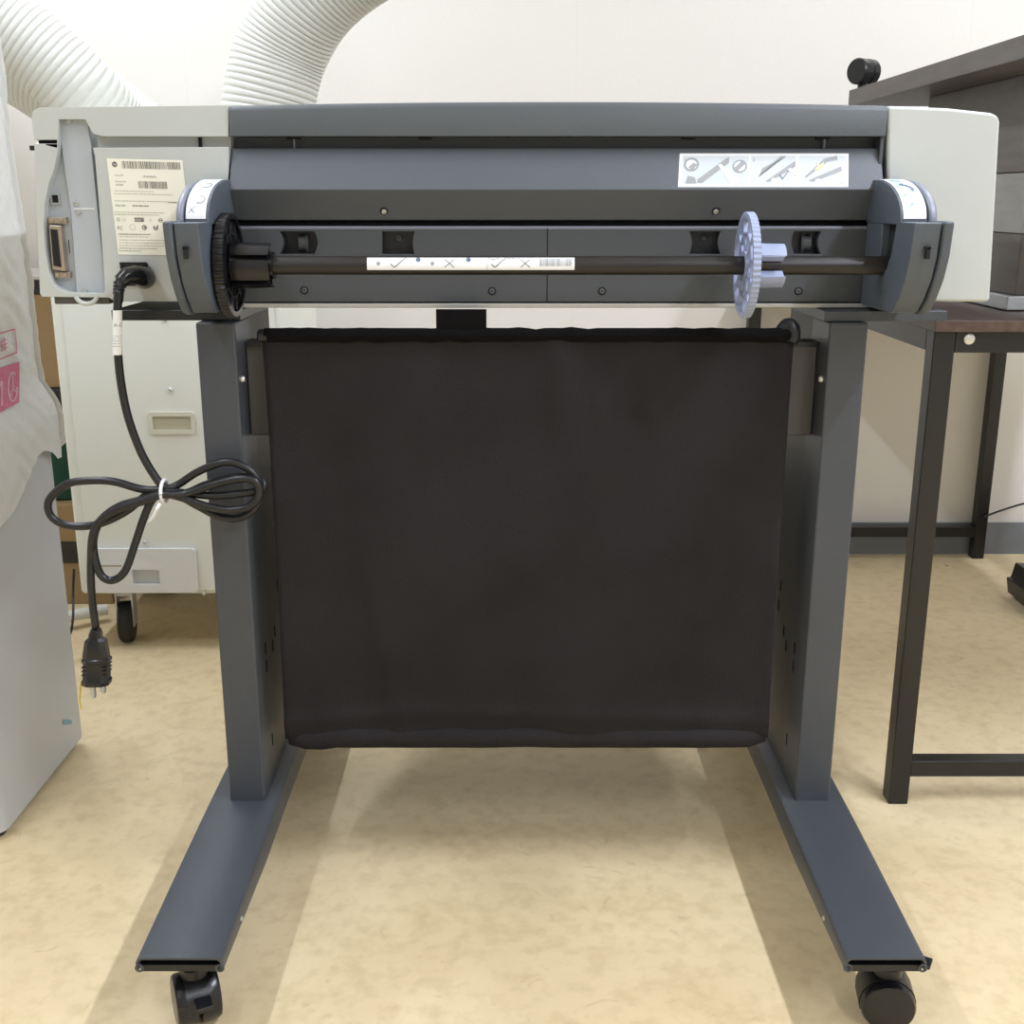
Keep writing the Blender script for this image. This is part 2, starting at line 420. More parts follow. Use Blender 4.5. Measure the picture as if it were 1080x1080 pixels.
# keep outline orientation simple: slot notch on the left edge
mb = MB(); mb.holes_y([zx(*p) for p in o1], [], YB, YB+.028)
lh = mb.build('left_housing', M_light, pr, bevel=.0022, seg=3)
mb = MB()
xl = P(36, 150, YB).x; xr = P(240, 150, YB).x
mb.box(xl-.002, xr, YB+.045, 1.77, .7855, 1.0); mb.build('left_case', M_lightcap, lh, bevel=.006, seg=3)
mb = MB()
mb.box(P(98, 150, YB).x, xr, YB+.016, YB+.04, P(0, 156.5, YB).z, P(0, 142.5, YB).z); mb.build('cover_slot', M_light, lh)
mb = MB(); a = P(209, 144, YB+.013); b = P(213, 155.5, YB+.013); mb.box(a.x, b.x, YB+.012, YB+.017, b.z, a.z); mb.build('slot_gap', M_hole, lh)
mb = MB(); a = P(40, 146, YB+.01); b = P(62, 153, YB+.01); mb.box(xl+.0005, b.x, YB+.012, YB+.03, b.z, a.z); mb.build('seam_gap', M_hole, lh)
mb = MB(); a = P(31.5, 153.5, YB); b = P(33.5, 158.5, YB); mb.box(a.x-.001, b.x+.003, YB+.001, YB+.006, b.z, a.z); mb.build('side_latch', M_hole, lh)
# connector bay
bay = [(44, 124), (92, 124), (114, 311), (44, 311)]
mb = MB(); mb.prism_y([zx(*p, YB+.016) for p in bay], YB+.016, YB+.019)
cp = mb.build('connector_plate', M_plate, pr)
mb = MB(); br = [(61, 127), (92, 126), (96, 155), (112, 309.5), (81, 309.5), (75, 225), (67, 170)]
mb.prism_y([zx(*p, YB+.010) for p in br], YB+.010, YB+.014); mb.build('bracket_plate', M_plate, pr, bevel=.0006)
mb = MB(); a = P(78, 219.6, YB+.010); b = P(100, 220.8, YB+.010); mb.box(a.x, b.x, YB+.0092, YB+.0105, b.z, a.z); mb.build('bracket_seam', M_white, pr)
for (px, py) in ((80.5, 214.5), (83, 224), (73, 128), (89.5, 306)):
    bolt('screw', P(px, py, YB+.010), (0, -1, 0), .0034, pr, M_screw, .003)
mb = MB(); a = P(53.5, 204, YB+.014); b = P(64, 215.5, YB+.014)
mb.holes_y([(a.x, a.z), (b.x, a.z), (b.x, b.z), (a.x, b.z)], [[(a.x+.0015, a.z-.0018), (b.x-.0015, a.z-.0018), (b.x-.0015, b.z+.0018), (a.x+.0015, b.z+.0018)]], YB+.012, YB+.017)
us = mb.build('usb_port', M_steel, pr)
mb = MB(); mb.box(a.x+.001, b.x-.001, YB+.0142, YB+.0165, b.z+.001, a.z-.001); mb.build('port_opening', M_hole, us)
# parallel port, slightly tilted with the plate
c0 = P(53, 237, YB+.010); c1 = P(66, 238, YB+.010); c2 = P(71, 286, YB+.010); c3 = P(57, 284, YB+.010)
def quad(k):  # shrink about the centre
    cc = (c0+c1+c2+c3)/4; return [((cc+(c-cc)*k).x, (cc+(c-cc)*k).z) for c in (c0, c1, c2, c3)]
mb = MB(); mb.prism_y(quad(1), YB+.004, YB+.016); pp = mb.build('parallel_port', M_brass, pr, bevel=.0012)
q = quad(.82); q = [(q[0][0]+.001, q[0][1]), (q[1][0]-.003, q[1][1]), (q[2][0]-.003, q[2][1]), (q[3][0]+.001, q[3][1])]
mb = MB(); mb.prism_y(q, YB+.0032, YB+.0045); mb.build('port_opening', M_hole, pp)
for (x0, x1, y0, y1) in ((50, 70, 229, 236), (57, 74, 287, 293)):
    a = P(x0, y0, YB+.008); b = P(x1, y1, YB+.008)
    mb = MB(); mb.box(a.x, b.x, YB+.008, YB+.016, b.z, a.z)
    mb.cyl(((a.x*.75+b.x*.25), YB+.004, (a.z+b.z)/2), ((a.x*.75+b.x*.25), YB+.010, (a.z+b.z)/2), .0022, 10)
    mb.cyl(((a.x*.25+b.x*.75), YB+.004, (a.z+b.z)/2), ((a.x*.25+b.x*.75), YB+.010, (a.z+b.z)/2), .0022, 10)
    mb.build('retaining_clip', M_brass, pp, bevel=.0008)
mb = MB(); a = P(72, 253, YB+.010); b = P(73.8, 267, YB+.010); mb.box(a.x, b.x, YB+.0094, YB+.011, b.z, a.z); mb.build('slot', M_hole, pr)
# clip ring under the bay
mb = MB(); c = P(91, 312, YB-.001); ring = []
pts = [c+Vector((.0125*math.cos(a), 0, .0095*math.sin(a))) for a in [PI+PI*k/12 for k in range(13)]]
mb.tube(pts, .0028, 8); mb.build('panel_clip', M_lightcap, pr)
# power inlet
mb = MB(); a = P(126, 276.5, YB-.002); b = P(157.5, 301.5, YB-.002)
mb.holes_y([(a.x, a.z), (b.x-.002, a.z), (b.x, a.z-.002), (b.x+.001, b.z+.002), (b.x-.001, b.z), (a.x+.001, b.z)], [[(a.x+.003, a.z-.003), (b.x-.003, a.z-.003), (b.x-.003, b.z+.003), (a.x+.003, b.z+.003)]], YB-.002, YB+.002)
mb.box(a.x+.002, b.x-.002, YB-.0008, YB+.001, b.z+.002, a.z-.002); mb.build('power_inlet', M_blackg, pr)
# rating label
A = P(125, 268.5, YB); B = P(204, 269.5, YB); Cc = P(112.5, 167, YB); D = P(192.5, 169, YB)
Wd = .0885; Hd = (Cc-A).length
def lab_fn(u, v, h):
    s_, t_ = u/Wd, v/Hd
    p = (A*(1-s_)+B*s_)*(1-t_)+(Cc*(1-s_)+D*s_)*t_; return p+Vector((0, -h-.0001, 0))
S = Sheet(lab_fn, Wd, Hd, [M_paper, M_ink, M_inkg, M_ink2]).base()
def lv(y): return Hd*(268.5-y)/101.5
def lu(x, y): return Wd*(x-(125-12.5*(268.5-y)/101.5))/79.5
S.disc(lu(121, 173), lv(173), .0031, 1); S.text('hp', lu(121, 173)-.0021, lv(173)-.0011, .0044, 0, .0009, shear=.25)
S.bars(lu(128.5, 173), lu(190, 173), lv(177), lv(169.3), 2, .0009, 3)
S.text('Serial No.', lu(121.5, 185), lv(185), .0026, 2); S.text('MY0A45601L', lu(151, 186), lv(186), .0029, 1)
S.text('Product No.', lu(122, 192), lv(191.5), .0026, 2); S.text('CH336A', lu(122, 195), lv(195), .0026, 1)
S.bars(lu(146, 193), lu(176, 193), lv(197.5), lv(190), 2, .0009, 5)
for y, x1, m in ((201, 162, 3), (204, 182, 3), (211.5, 186, 3), (223.5, 174, 3), (226, 168, 3)): S.smear(lu(121, y), lu(x1, y), lv(y), m, .0008, int(y))
S.smear(lu(178, 212), lu(190, 212), lv(212.5), 2, .0009, 4)
S.text('FIELD REF.', lu(121.8, 216), lv(216.8), .0027, 1); S.smear(lu(140, 217), lu(157, 217), lv(216.5), 1, .0011, 9)
S.ring(lu(125, 231), lv(231), .002, .0006, 2); S.ring(lu(131, 231), lv(231), .002, .0004, 3); S.rect(lu(142, 231), lu(152, 231), lv(233), lv(228.5), 2)
S.text('ENERGY', lu(142.6, 231), lv(231.6), .0021, 0, .0009); S.ring(lu(159, 231), lv(231), .0015, .0004, 3); S.ring(lu(169.5, 231), lv(231), .0026, .0006, 2); S.rect(lu(167.5, 231), lu(171.5, 231), lv(231.6), lv(230.4), 2)
S.text('FC', lu(124, 241.5), lv(241.8), .0058, 1); S.ring(lu(140, 239), lv(239), .0034, .0004, 3); S.ring(lu(152.5, 239), lv(239), .003, .0012, 2); S.disc(lu(153, 239), lv(239), .0013, 2)
S.ring(lu(164.5, 239), lv(239), .0029, .001, 1, a0=PI*.7, a1=PI*2.3); S.line([(lu(162.5, 237), lv(237.5)), (lu(164.5, 240), lv(240)), (lu(167, 236), lv(236))], .0008, 1)
S.smear(lu(125, 246), lu(159, 246), lv(247), 2, .0012, 21)
for k, y in enumerate((249.5, 253, 256, 259, 262, 264.8)): S.smear(lu(126, y), lu((157, 190, 180, 196, 166, 150)[k], y), lv(y), (3, 3, 3, 3, 2, 2)[k], .0008, 30+k)
S.build('rating_label', lh)
# --- right housing
o2 = [(936, 111.5), (1000, 114), (1046, 119), (1053, 122), (1055, 128), (1044.5, 315), (1043, 318.5), (936, 318.5)]
mb = MB(); mb.prism_y([zx(*p) for p in o2], YB, 1.77)
mb.build('right_housing', M_light, pr, bevel=.004, seg=3)
# --- dark middle
xa, xb = P(241.5, 130, YB).x+.0005, P(935, 130, YB).x-.0005
xm, hw = (xa+xb)/2, (xb-xa)/2
def arch(x): return .0042*(1-((x-xm)/hw)**2)
prof = [(YB-.002, .9705), (YB-.002, .998), (YB, 1.0015), (YB+.004, 1.004), (YB+.02, 1.0055), (1.6, 1.008), (1.76, 1.004), (1.765, .985), (1.765, .9705)]
mb = MB(); n = len(prof); NS = 24; vs = []
for i in range(NS+1):
    x = xa+(xb-xa)*i/NS
    for (y, z) in prof: vs.append((x, y, z+(arch(x) if z > .98 else 0)))
fs = [tuple(range(n)), tuple(range((NS+1)*n-1, NS*n-1, -1))]
for i in range(NS):
    for k in range(n): fs.append((i*n+k, i*n+(k+1) % n, (i+1)*n+(k+1) % n, (i+1)*n+k))
mb.add(vs, fs); mb.build('top_cover', M_dark, pr, ang=50)
mb = MB(); mb.box(xa, xb, YB+.03, 1.72, .9, .9704); mb.build('inner_case', M_dark2, pr)
# small gap details under the lid
mb = MB()
for px in (309, 448, 727, 869): a = P(px-7, 144.5, YB+.02); b = P(px+7, 147, YB+.02); MB().box(a.x, b.x, YB+.022, YB+.03, b.z, a.z).build('hinge_notch', M_hole, pr)
for px in (869, 309): a = P(px, 145, YB+.02); MB().box(a.x, a.x+.0022, YB+.02, YB+.03, .955, .968).build('lid_pin', M_edge, pr)
# rear cover, sloping
xa2, xb2 = P(244.5, 200, YB).x, xb
e1 = P(500, 156.5, YB+.012); e2 = P(500, 200, YB-.014); e3 = P(500, 232, YB+.012)
rc = [(e1.y+.02, e1.z+.0002), (e1.y, e1.z), (e2.y, e2.z), (e3.y, e3.z), (1.47, .868), (1.47, .955)]
MB().box(xb-.004, xb, YB+.002, YB+.031, .90, .9704).build('side_filler', M_dark2, pr)
mb = MB(); mb.prism_x(rc, xa2, xb2); cov = mb.build('rear_cover', M_cover, pr, bevel=.0012)
mb = MB(); mb.box(xa2, xb2, YB+.025, YB+.08, .852, .872); mb.build('gap_shadow_strip', M_hole, pr)  # black strip paints the deep shadow below the rear cover
nrm2 = Vector((0, -(e2.z-e3.z), -(e3.y-e2.y))).normalized()
for px in (405, 755):
    p = P(px, 222.5, e2.y+(e3.y-e2.y)*.68); 
    mb = MB(); mb.lathe(p+nrm2*.0002, nrm2, [(0, .0048), (.0006, .0048), (.0006, .0036)], 18, True); mb.build('screw_recess', M_hole, cov)
    bolt('screw', p+nrm2*.0006, nrm2, .0033, cov, M_screw, .0018)
# instruction label on the slope
def slope(px, py):
    # meet the slope plane through e1,e2
    d = FW+Vector((1, 0, 0))*((px-540)/FPX)+UP*((540-py)/FPX)
    n_ = Vector((0, -(e1.z-e2.z), (e1.y-e2.y))).normalized(); t = (e1-CAM).dot(n_)/d.dot(n_); return CAM+d*t
a = slope(715, 197.5); b = slope(894.5, 197.5); c = slope(715.5, 162)
fn = plane_fn(a, b, c); W_ = (b-a).length; H_ = (c-a).length
S = Sheet(lambda u, v, h: fn(u+(v/H_)*.0015, v, h), W_, H_, [M_white, M_pic1, M_pic2, M_pic3, M_inklb, M_inkg]).base()
k = W_/936.0                                   # label drawn on a 936 x 180 field
def R(x0, x1, y0, y1, m, h=.0006): S.rect(x0*k, x1*k, y0/180*H_, y1/180*H_, m, h)
def Q(pts, m, h=.0008): S.poly([(x*k, y/180*H_) for x, y in pts], m, h)
R(18, 385, 14, 166, 2, .0005); R(395, 645, 14, 166, 2, .0005); R(660, 920, 14, 166, 2, .0005)
Q([(105, 40), (255, 150), (275, 160), (275, 128), (130, 22), (105, 22)], 1)
Q([(40, 20), (50, 60), (90, 50), (100, 20)], 1)
S.ring(68*k, 120/180*H_, 42*k, 10*k, 1, .0009); S.disc(68*k, 118/180*H_, 28*k, 0, .0008); Q([(50, 105), (80, 130), (100, 118), (75, 90)], 1, .001)
S.ring(335*k, 110/180*H_, 40*k, 8*k, 1, .0009); S.disc(335*k, 110/180*H_, 30*k, 0, .0008); Q([(305, 100), (345, 140), (365, 122), (325, 85)], 1, .001)
Q([(215, 118), (232, 122), (345, 20), (290, 15)], 0, .0009)
S.text('1', 26*k, 138/180*H_, .0055, 5, .0008); S.text('2', 405*k, 138/180*H_, .0055, 5, .0008)
Q([(440, 60), (560, 165), (590, 165), (460, 100), (445, 55)], 1); Q([(480, 30), (640, 140), (645, 110), (500, 28)], 1)
Q([(600, 95), (618, 100), (665, 60), (640, 60)], 0, .0009); Q([(510, 40), (525, 50), (560, 15), (520, 15)], 0, .0009)
S.line([(558*k, 65/180*H_), (572*k, 42/180*H_), (605*k, 85/180*H_)], 5*k, 4, .001)
Q([(695, 55), (800, 150), (870, 168), (875, 145), (820, 135), (705, 50)], 1); Q([(715, 35), (895, 110), (900, 85), (740, 28)], 1)
Q([(745, 90), (765, 110), (755, 135), (778, 118), (800, 135), (795, 105), (770, 88)], 3, .0009)
Q([(755, 40), (775, 45), (790, 15), (760, 15)], 0, .0009); Q([(875, 75), (890, 78), (925, 25), (885, 20)], 0, .0009)
S.build('instruction_label', cov)
# lower panel with windows
zt, zb = P(0, 240.5, YB+.008).z, P(0, 318.5, YB+.008).z
YL = YB+.008
xa3, xb3 = P(246, 260, YL).x, P(930, 260, YL).x
def arcwin(x0, x1, y0, y1, bl=4, br=4):
    L = []
    for k in range(7): t = k/6; L.append(zx(x0+bl*math.sin(PI*t), y0+(y1-y0)*t, YL))
    for k in range(7): t = 1-k/6; L.append(zx(x1+br*math.sin(PI*t), y0+(y1-y0)*t, YL))
    return L
wins = [arcwin(295, 331, 244, 268), arcwin(403, 437, 244, 268, 0, -2), arcwin(727, 760, 244, 268, 3, -3), arcwin(838, 866, 244, 268, -3, -4)]
mb = MB(); mb.holes_y([(xa3, zt), (xb3, zt), (xb3, zb), (xa3, zb)], wins, YL, YL+.012); lp = mb.build('lower_panel', M_dark2, pr, bevel=.0008)
mb = MB(); mb.box(xa3+.002, xb3-.002, YL+.016, YL+.02, zb+.001, zt-.001); mb.build('window_backing', M_black, lp)
mb = MB(); mb.cyl((xa3, YL+.002, zt), (xb3, YL+.002, zt), .0024, 12); mb.build('ridge_trim', M_edge, lp)
for px, rr_ in ((321, 1), (849, -1)):
    p = P(px, 256, YL+.014); mb = MB(); mb.cyl((p.x-.006, p.y+.004, p.z), (p.x+.006, p.y+.004, p.z), .011, 20)
    for k in range(10): 
        a = PI+PI*k/9; mb.box(p.x+.004*rr_-.0015, p.x+.004*rr_+.0015, -.0012, .0012, -.0006, .0006, Matrix.Translation((0, p.y+.004+.0112*math.sin(a), p.z+.0112*math.cos(a))))
    mb.build('guide_roller', M_dark2, lp)
for px in (421, 742): bolt('screw', P(px, 251, YL+.0155), (0, -1, 0), .004, lp, M_dark2, .0025)
for px, py in ((321, 306), (519, 307), (635, 307), (842, 307)):
    p = P(px, py, YL); mb = MB(); mb.lathe(p+Vector((0, -.0001, 0)), (0, -1, 0), [(0, .0052), (.0007, .0046), (.0007, .0032)], 18); mb.build('screw_recess', M_hole, lp)
    bolt('screw', p, (0, -1, 0), .0032, lp, M_dark, .0012)
mb = MB(); p = P(577.5, 250, YL); mb.box(p.x-.0007, p.x+.0007, YL-.0003, YL+.001, zb, zt); mb.build('panel_seam', M_hole, lp)
# base tray
mb = MB(); mb.box(P(250, 320, YL).x, P(930, 320, YL).x, YL-.003, 1.72, .7715, .7765); mb.build('base_tray', M_lid, pr, bevel=.001)
mb = MB(); mb.box(xa3, xb3, YB+.04, 1.72, .778, .9); mb.build('lower_case', M_dark2, pr)
mb = MB(); a = P(58, 313.5, YB+.01); b = P(117, 320.5, YB+.01); mb.box(a.x, b.x, YB+.006, YB+.2, b.z, .786); mb.build('base_foot', M_stand2, pr, bevel=.0015)

# roll holders
def holder(x_in, x_out, side):
    zA, zF = .921, .8765
    sx = 1 if x_out > x_in else -1
    g = x_in+(x_out-x_in)*.72                      # groove between main block and outer slice
    def archp(yf): 
        L = [(YB+.005, zF-.004), (YB+.005, zA), (1.385, zA)]
        for k in range(1, 11):
            a = PI/2*k/10; L.append((1.385-(1.385-yf)*math.sin(a), zF+(zA-zF)*math.cos(a)))
        L.append((yf, zF-.004)); return L
    lo = [(1.236, .8755), (1.294, .8755), (1.304, .84), (1.317, .823), (1.33, .814), (1.3415, .824), (1.343, .84), (1.343, .8725), (1.402, .8725), (1.402, .776), (1.295, .776), (1.285, .778), (1.268, .793), (1.251, .815), (1.241, .84)]
    lo_s = [(1.232, .877), (1.402, .877), (1.402, .774), (1.294, .774), (1.282, .777), (1.264, .792), (1.247, .815), (1.237, .84)]
    h = MB().prism_x(lo, min(x_in, g-sx*.0004), max(x_in, g-sx*.0004)).build('roll_holder', M_holder, pr, bevel=.0015)
    MB().prism_x(lo_s, min(g+sx*.0006, x_out), max(g+sx*.0006, x_out)).build('outer_cheek', M_holder, h, bevel=.003, seg=3)
    MB().prism_x(archp(1.282), min(x_in, g-sx*.0004), max(x_in, g-sx*.0004)).build('arched_hood', M_holder, h, bevel=.001)
    MB().prism_x(archp(1.280), min(g+sx*.0006, x_out-sx*.001), max(g+sx*.0006, x_out-sx*.001)).build('hood_rim', M_edge, h, bevel=.004, seg=3)
    q0 = x_in+sx*.008; MB().prism_x([(1.30, .8745), (1.306, .842), (1.318, .826), (1.33, .8165), (1.340, .826), (1.341, .8745)], min(q0, g), max(q0, g)).build('slot_shade_insert', M_hole, h)  # added black insert, stands in for the shade inside the slot
    # keyhole slot and moulding line on the front
    xc = (x_in+g)/2
    mb = MB(); mb.box(xc-.002+sx*.002, xc+.002+sx*.002, 1.2345, 1.24, .838, .850); mb.box(xc+sx*.0015-.003, xc+sx*.0015+.003, 1.2345, 1.24, .8485, .851); mb.build('latch_slot', M_hole, h)
    # label on the arch
    x0, x1 = min(x_in+sx*.003, g-sx*.002), max(x_in+sx*.003, g-sx*.002)
    Lr = .088
    def fn(u, v, hh):
        a = PI/2*(1-v/Lr)*.97
        y = 1.385-(1.385-1.282)*math.sin(a); z = zF+(zA-zF)*math.cos(a)
        n_ = Vector((0, -math.sin(a)*(zA-zF), math.cos(a)*(1.385-1.282))).normalized()
        return Vector((x0+u, y, z))+n_*(hh+.0003)
    S = Sheet(fn, x1-x0, Lr, [M_white, M_pic2, M_teal, M_pic1, M_inklb], 4).base(1, 20)
    W_ = x1-x0
    if side == 'left':
        for v in (.052, .025):
            S.disc(W_*.5, v, .0062, 1, .0008, .009); S.ring(W_*.62, v+.002, .0062, .0018, 3, .0011, 14, -PI*.7, PI*.6)
        S.line([(.003, .008), (.009, .016)], .0007, 4, .001); S.line([(.003, .016), (.009, .008)], .0007, 4, .001)
        S.smear(.004, W_-.004, .075, 1, .002, 3)
    else:
        S.poly([(.003, .012), (W_*.5, .02), (W_-.004, .04), (W_*.6, .044), (.004, .034)], 2, .0008)
        S.poly([(.003, .05), (W_*.5, .054), (W_*.6, .068), (.003, .07)], 2, .0008); S.poly([(W_*.3, .07), (W_*.8, .074), (W_*.6, .082), (W_*.2, .082)], 1, .0008)
        S.line([(W_*.35, .058), (W_*.7, .05), (W_*.75, .043)], .0035, 4, .001); S.line([(W_*.35, .03), (W_*.75, .037)], .001, 0, .0011)
        S.smear(.004, W_*.5, .008, 1, .002, 5)
    S.build('holder_label', h)
holder(-.331, -.368, 'left'); holder(.424, .4655, 'right')
# ================================================================== SPINDLE
YS, ZS = 1.33, .8262
sp = thing('roll_spindle', 'long black roll spindle lying in the plotter holders, pale blue disc near one end', 'spindle', (0, YS, ZS))
MB().cyl((-.335, YS, ZS), (.428, YS, ZS), .0106, 28).build('rod', M_rod, sp)
mb = MB(); mb.lathe((-.3395, YS, ZS), (1, 0, 0), [(0, .004), (.001, .006), (.006, .006), (.007, .008), (.012, .008)], 20); mb.build('end_pin', M_screw, sp)
MB().lathe((.4265, YS, ZS), (1, 0, 0), [(0, .0106), (.0, .0115), (.004, .0115), (.005, .007)], 20).build('end_cap', M_rod, sp)
# paper label wrapped on the rod
A0 = math.radians(-35); A1 = math.radians(42)
lx0 = P(387, 275, YS-.01).x; lx1 = P(606, 275, YS-.01).x; LW = lx1-lx0; Rr = .0106; LH = Rr*(A1-A0)
def fn(u, v, h):
    a = A0+v/Rr+math.radians(12); r = Rr+.0002+h; return Vector((lx0+u, YS-r*math.cos(a), ZS+r*math.sin(a)))
S = Sheet(fn, LW, LH, [M_white, M_inklb, M_pic1, M_inkg], 6).base(1, 18)
kk = LW/219
def tick(x): S.line([((x-6)*kk, LH*.45), ((x-2)*kk, LH*.2), ((x+10)*kk, LH*.95)], .0011, 3)
def cross(x): S.line([((x-5)*kk, LH*.2), ((x+5)*kk, LH*.8)], .0009, 3); S.line([((x-5)*kk, LH*.8), ((x+5)*kk, LH*.2)], .0009, 3)
tick(31); tick(137); cross(87); cross(167)
for x in (54, 107): S.disc(x*kk, LH*.8, 2.6*kk, 1)
for x in (12, 69): S.disc(x*kk, LH*.5, 2*kk, 2)
S.line([(128*kk, LH*.93), (133*kk, LH*.82), (139*kk, LH*.93)], .0008, 3); S.smear(148*kk, 162*kk, LH*.88, 3, .0008, 2)
S.bars(182*kk, 217*kk, LH*.3, LH*.9, 2, .0008, 8)
S.line([(127*kk, LH*.02), (127*kk, LH*.8)], .0004, 2)
S.build('spindle_label', sp)
def disc_part(xc, th, R_, teeth, nsp, mface, name, toothd=.0011, solidface=False):
    mb = MB()
    # toothed rim
    n = teeth*4; ro = []; 
    for k in range(n):
        a = 2*PI*k/n; r = R_ - (toothd if k % 4 in (2, 3) else 0); ro.append((r*math.cos(a), r*math.sin(a)))
    ri = R_-.0065
    vs = []; fs = []
    for s_ in (-1, 1):
        for (y, z) in ro: vs.append((xc+s_*th/2, YS+y, ZS+z))
        for k in range(n): a = 2*PI*k/n; vs.append((xc+s_*th/2, YS+ri*math.cos(a), ZS+ri*math.sin(a)))
    for k in range(n):
        j = (k+1) % n
        fs += [(k, j, n+j, n+k), (2*n+k, 3*n+k, 3*n+j, 2*n+j), (k, 2*n+k, 2*n+j, j), (n+k, n+j, 3*n+j, 3*n+k)]
    mb.add(vs, fs)
    def ringx(r0, r1, t, nn=40):
        vs = []; fs = []
        for s_ in (-1, 1):
            for r in (r0, r1):
                for k in range(nn): a = 2*PI*k/nn; vs.append((xc+s_*t/2, YS+r*math.cos(a), ZS+r*math.sin(a)))
        for k in range(nn):
            j = (k+1) % nn; fs += [(k, j, nn+j, nn+k), (2*nn+k, 3*nn+k, 3*nn+j, 2*nn+j), (k, 2*nn+k, 2*nn+j, j), (nn+k, nn+j, 3*nn+j, 3*nn+k)]
        mb.add(vs, fs)
    if solidface: ringx(.0115, ri+.0005, th*.35)
    ringx(.0112, .0165, th*1.0); ringx(.0345, .0375, th*.7)
    for k in range(nsp):
        a = 2*PI*k/nsp+.1
        mb.box(-th*.35, th*.35, .0155, R_-.006, -.0013, .0013, Matrix.Translation((xc, YS, ZS)) @ Matrix.Rotation(a, 4, 'X'))
        if not solidface and k % 2 == 0:
            # triangular webs give the lattice look
            M = Matrix.Translation((xc, YS, ZS)) @ Matrix.Rotation(a, 4, 'X')
            vs = [M @ Vector(v) for v in [(s_*th*.2, y, z) for s_ in (-1, 1) for y, z in ((.015, -.006), (.015, .006), (.034, .0015), (.034, -.0015))]]
            mb.add(vs, [(0, 1, 2, 3), (7, 6, 5, 4), (0, 4, 5, 1), (1, 5, 6, 2), (2, 6, 7, 3), (3, 7, 4, 0)])
    return mb.build(name, mface, sp)
disc_part(.2685, .0085, .0595, 58, 11, M_blue, 'blue_disc')
disc_part(-.3225, .0105, .0585, 50, 12, M_blackg, 'black_gear_disc', .0016, True)
def fingers(x0, x1, r, name, m, angs, wdeg=26):
    o = None
    mb = MB()
    for a in angs:
        # an arc-shaped finger with turned-in edges
        w = math.radians(wdeg); n = 8; vs = []
        for x in (x0, x1):
            rr = r if x == x0 else r*.97
            for k in range(n+1):
                b = a-w+2*w*k/n; vs.append((x, YS+rr*math.cos(b), ZS+rr*math.sin(b)))
            for k in range(n+1):
                b = a-w+2*w*k/n; q = rr-.002; vs.append((x, YS+q*math.cos(b), ZS+q*math.sin(b)))
        m_ = 2*(n+1); fs = []
        for k in range(n):
            fs += [(k, k+1, m_+k+1, m_+k), (n+1+k, m_+n+1+k, m_+n+2+k, n+2+k), (k, n+1+k, n+2+k, k+1), (m_+k, m_+k+1, m_+n+2+k, m_+n+1+k)]
        fs += [(0, m_, m_+n+1, n+1), (n, 2*n+1, m_+2*n+1, m_+n)]
        mb.add(vs, fs)
        for s_ in (-1, 1):
            b = a+s_*w
            M = Matrix.Translation((0, YS, ZS)) @ Matrix.Rotation(b, 4, 'X')
            mb.box(x0, x1-.002, .0125, r-.001, -.0011, .0011, M)
    return mb.build(name, m, sp)
fingers(.2725, .309, .0255, 'blue_core_adapter', M_blue, [PI+.95, PI-.95, 0.6, -0.6], 25)
fingers(-.3175, -.274, .0262, 'black_core_adapter', M_blackg, [PI+.2, PI-1.0, PI+1.35, 0], 24)
MB().lathe((-.318, YS, ZS), (1, 0, 0), [(0, .022), (.004, .0185), (.028, .016), (.046, .0155), (.046, .0112)], 28).build('black_hub', M_blackg, sp)
MB().lathe((.2725, YS, ZS), (1, 0, 0), [(0, .0165), (.007, .015), (.007, .0112)], 28).build('blue_hub', M_blue, sp)

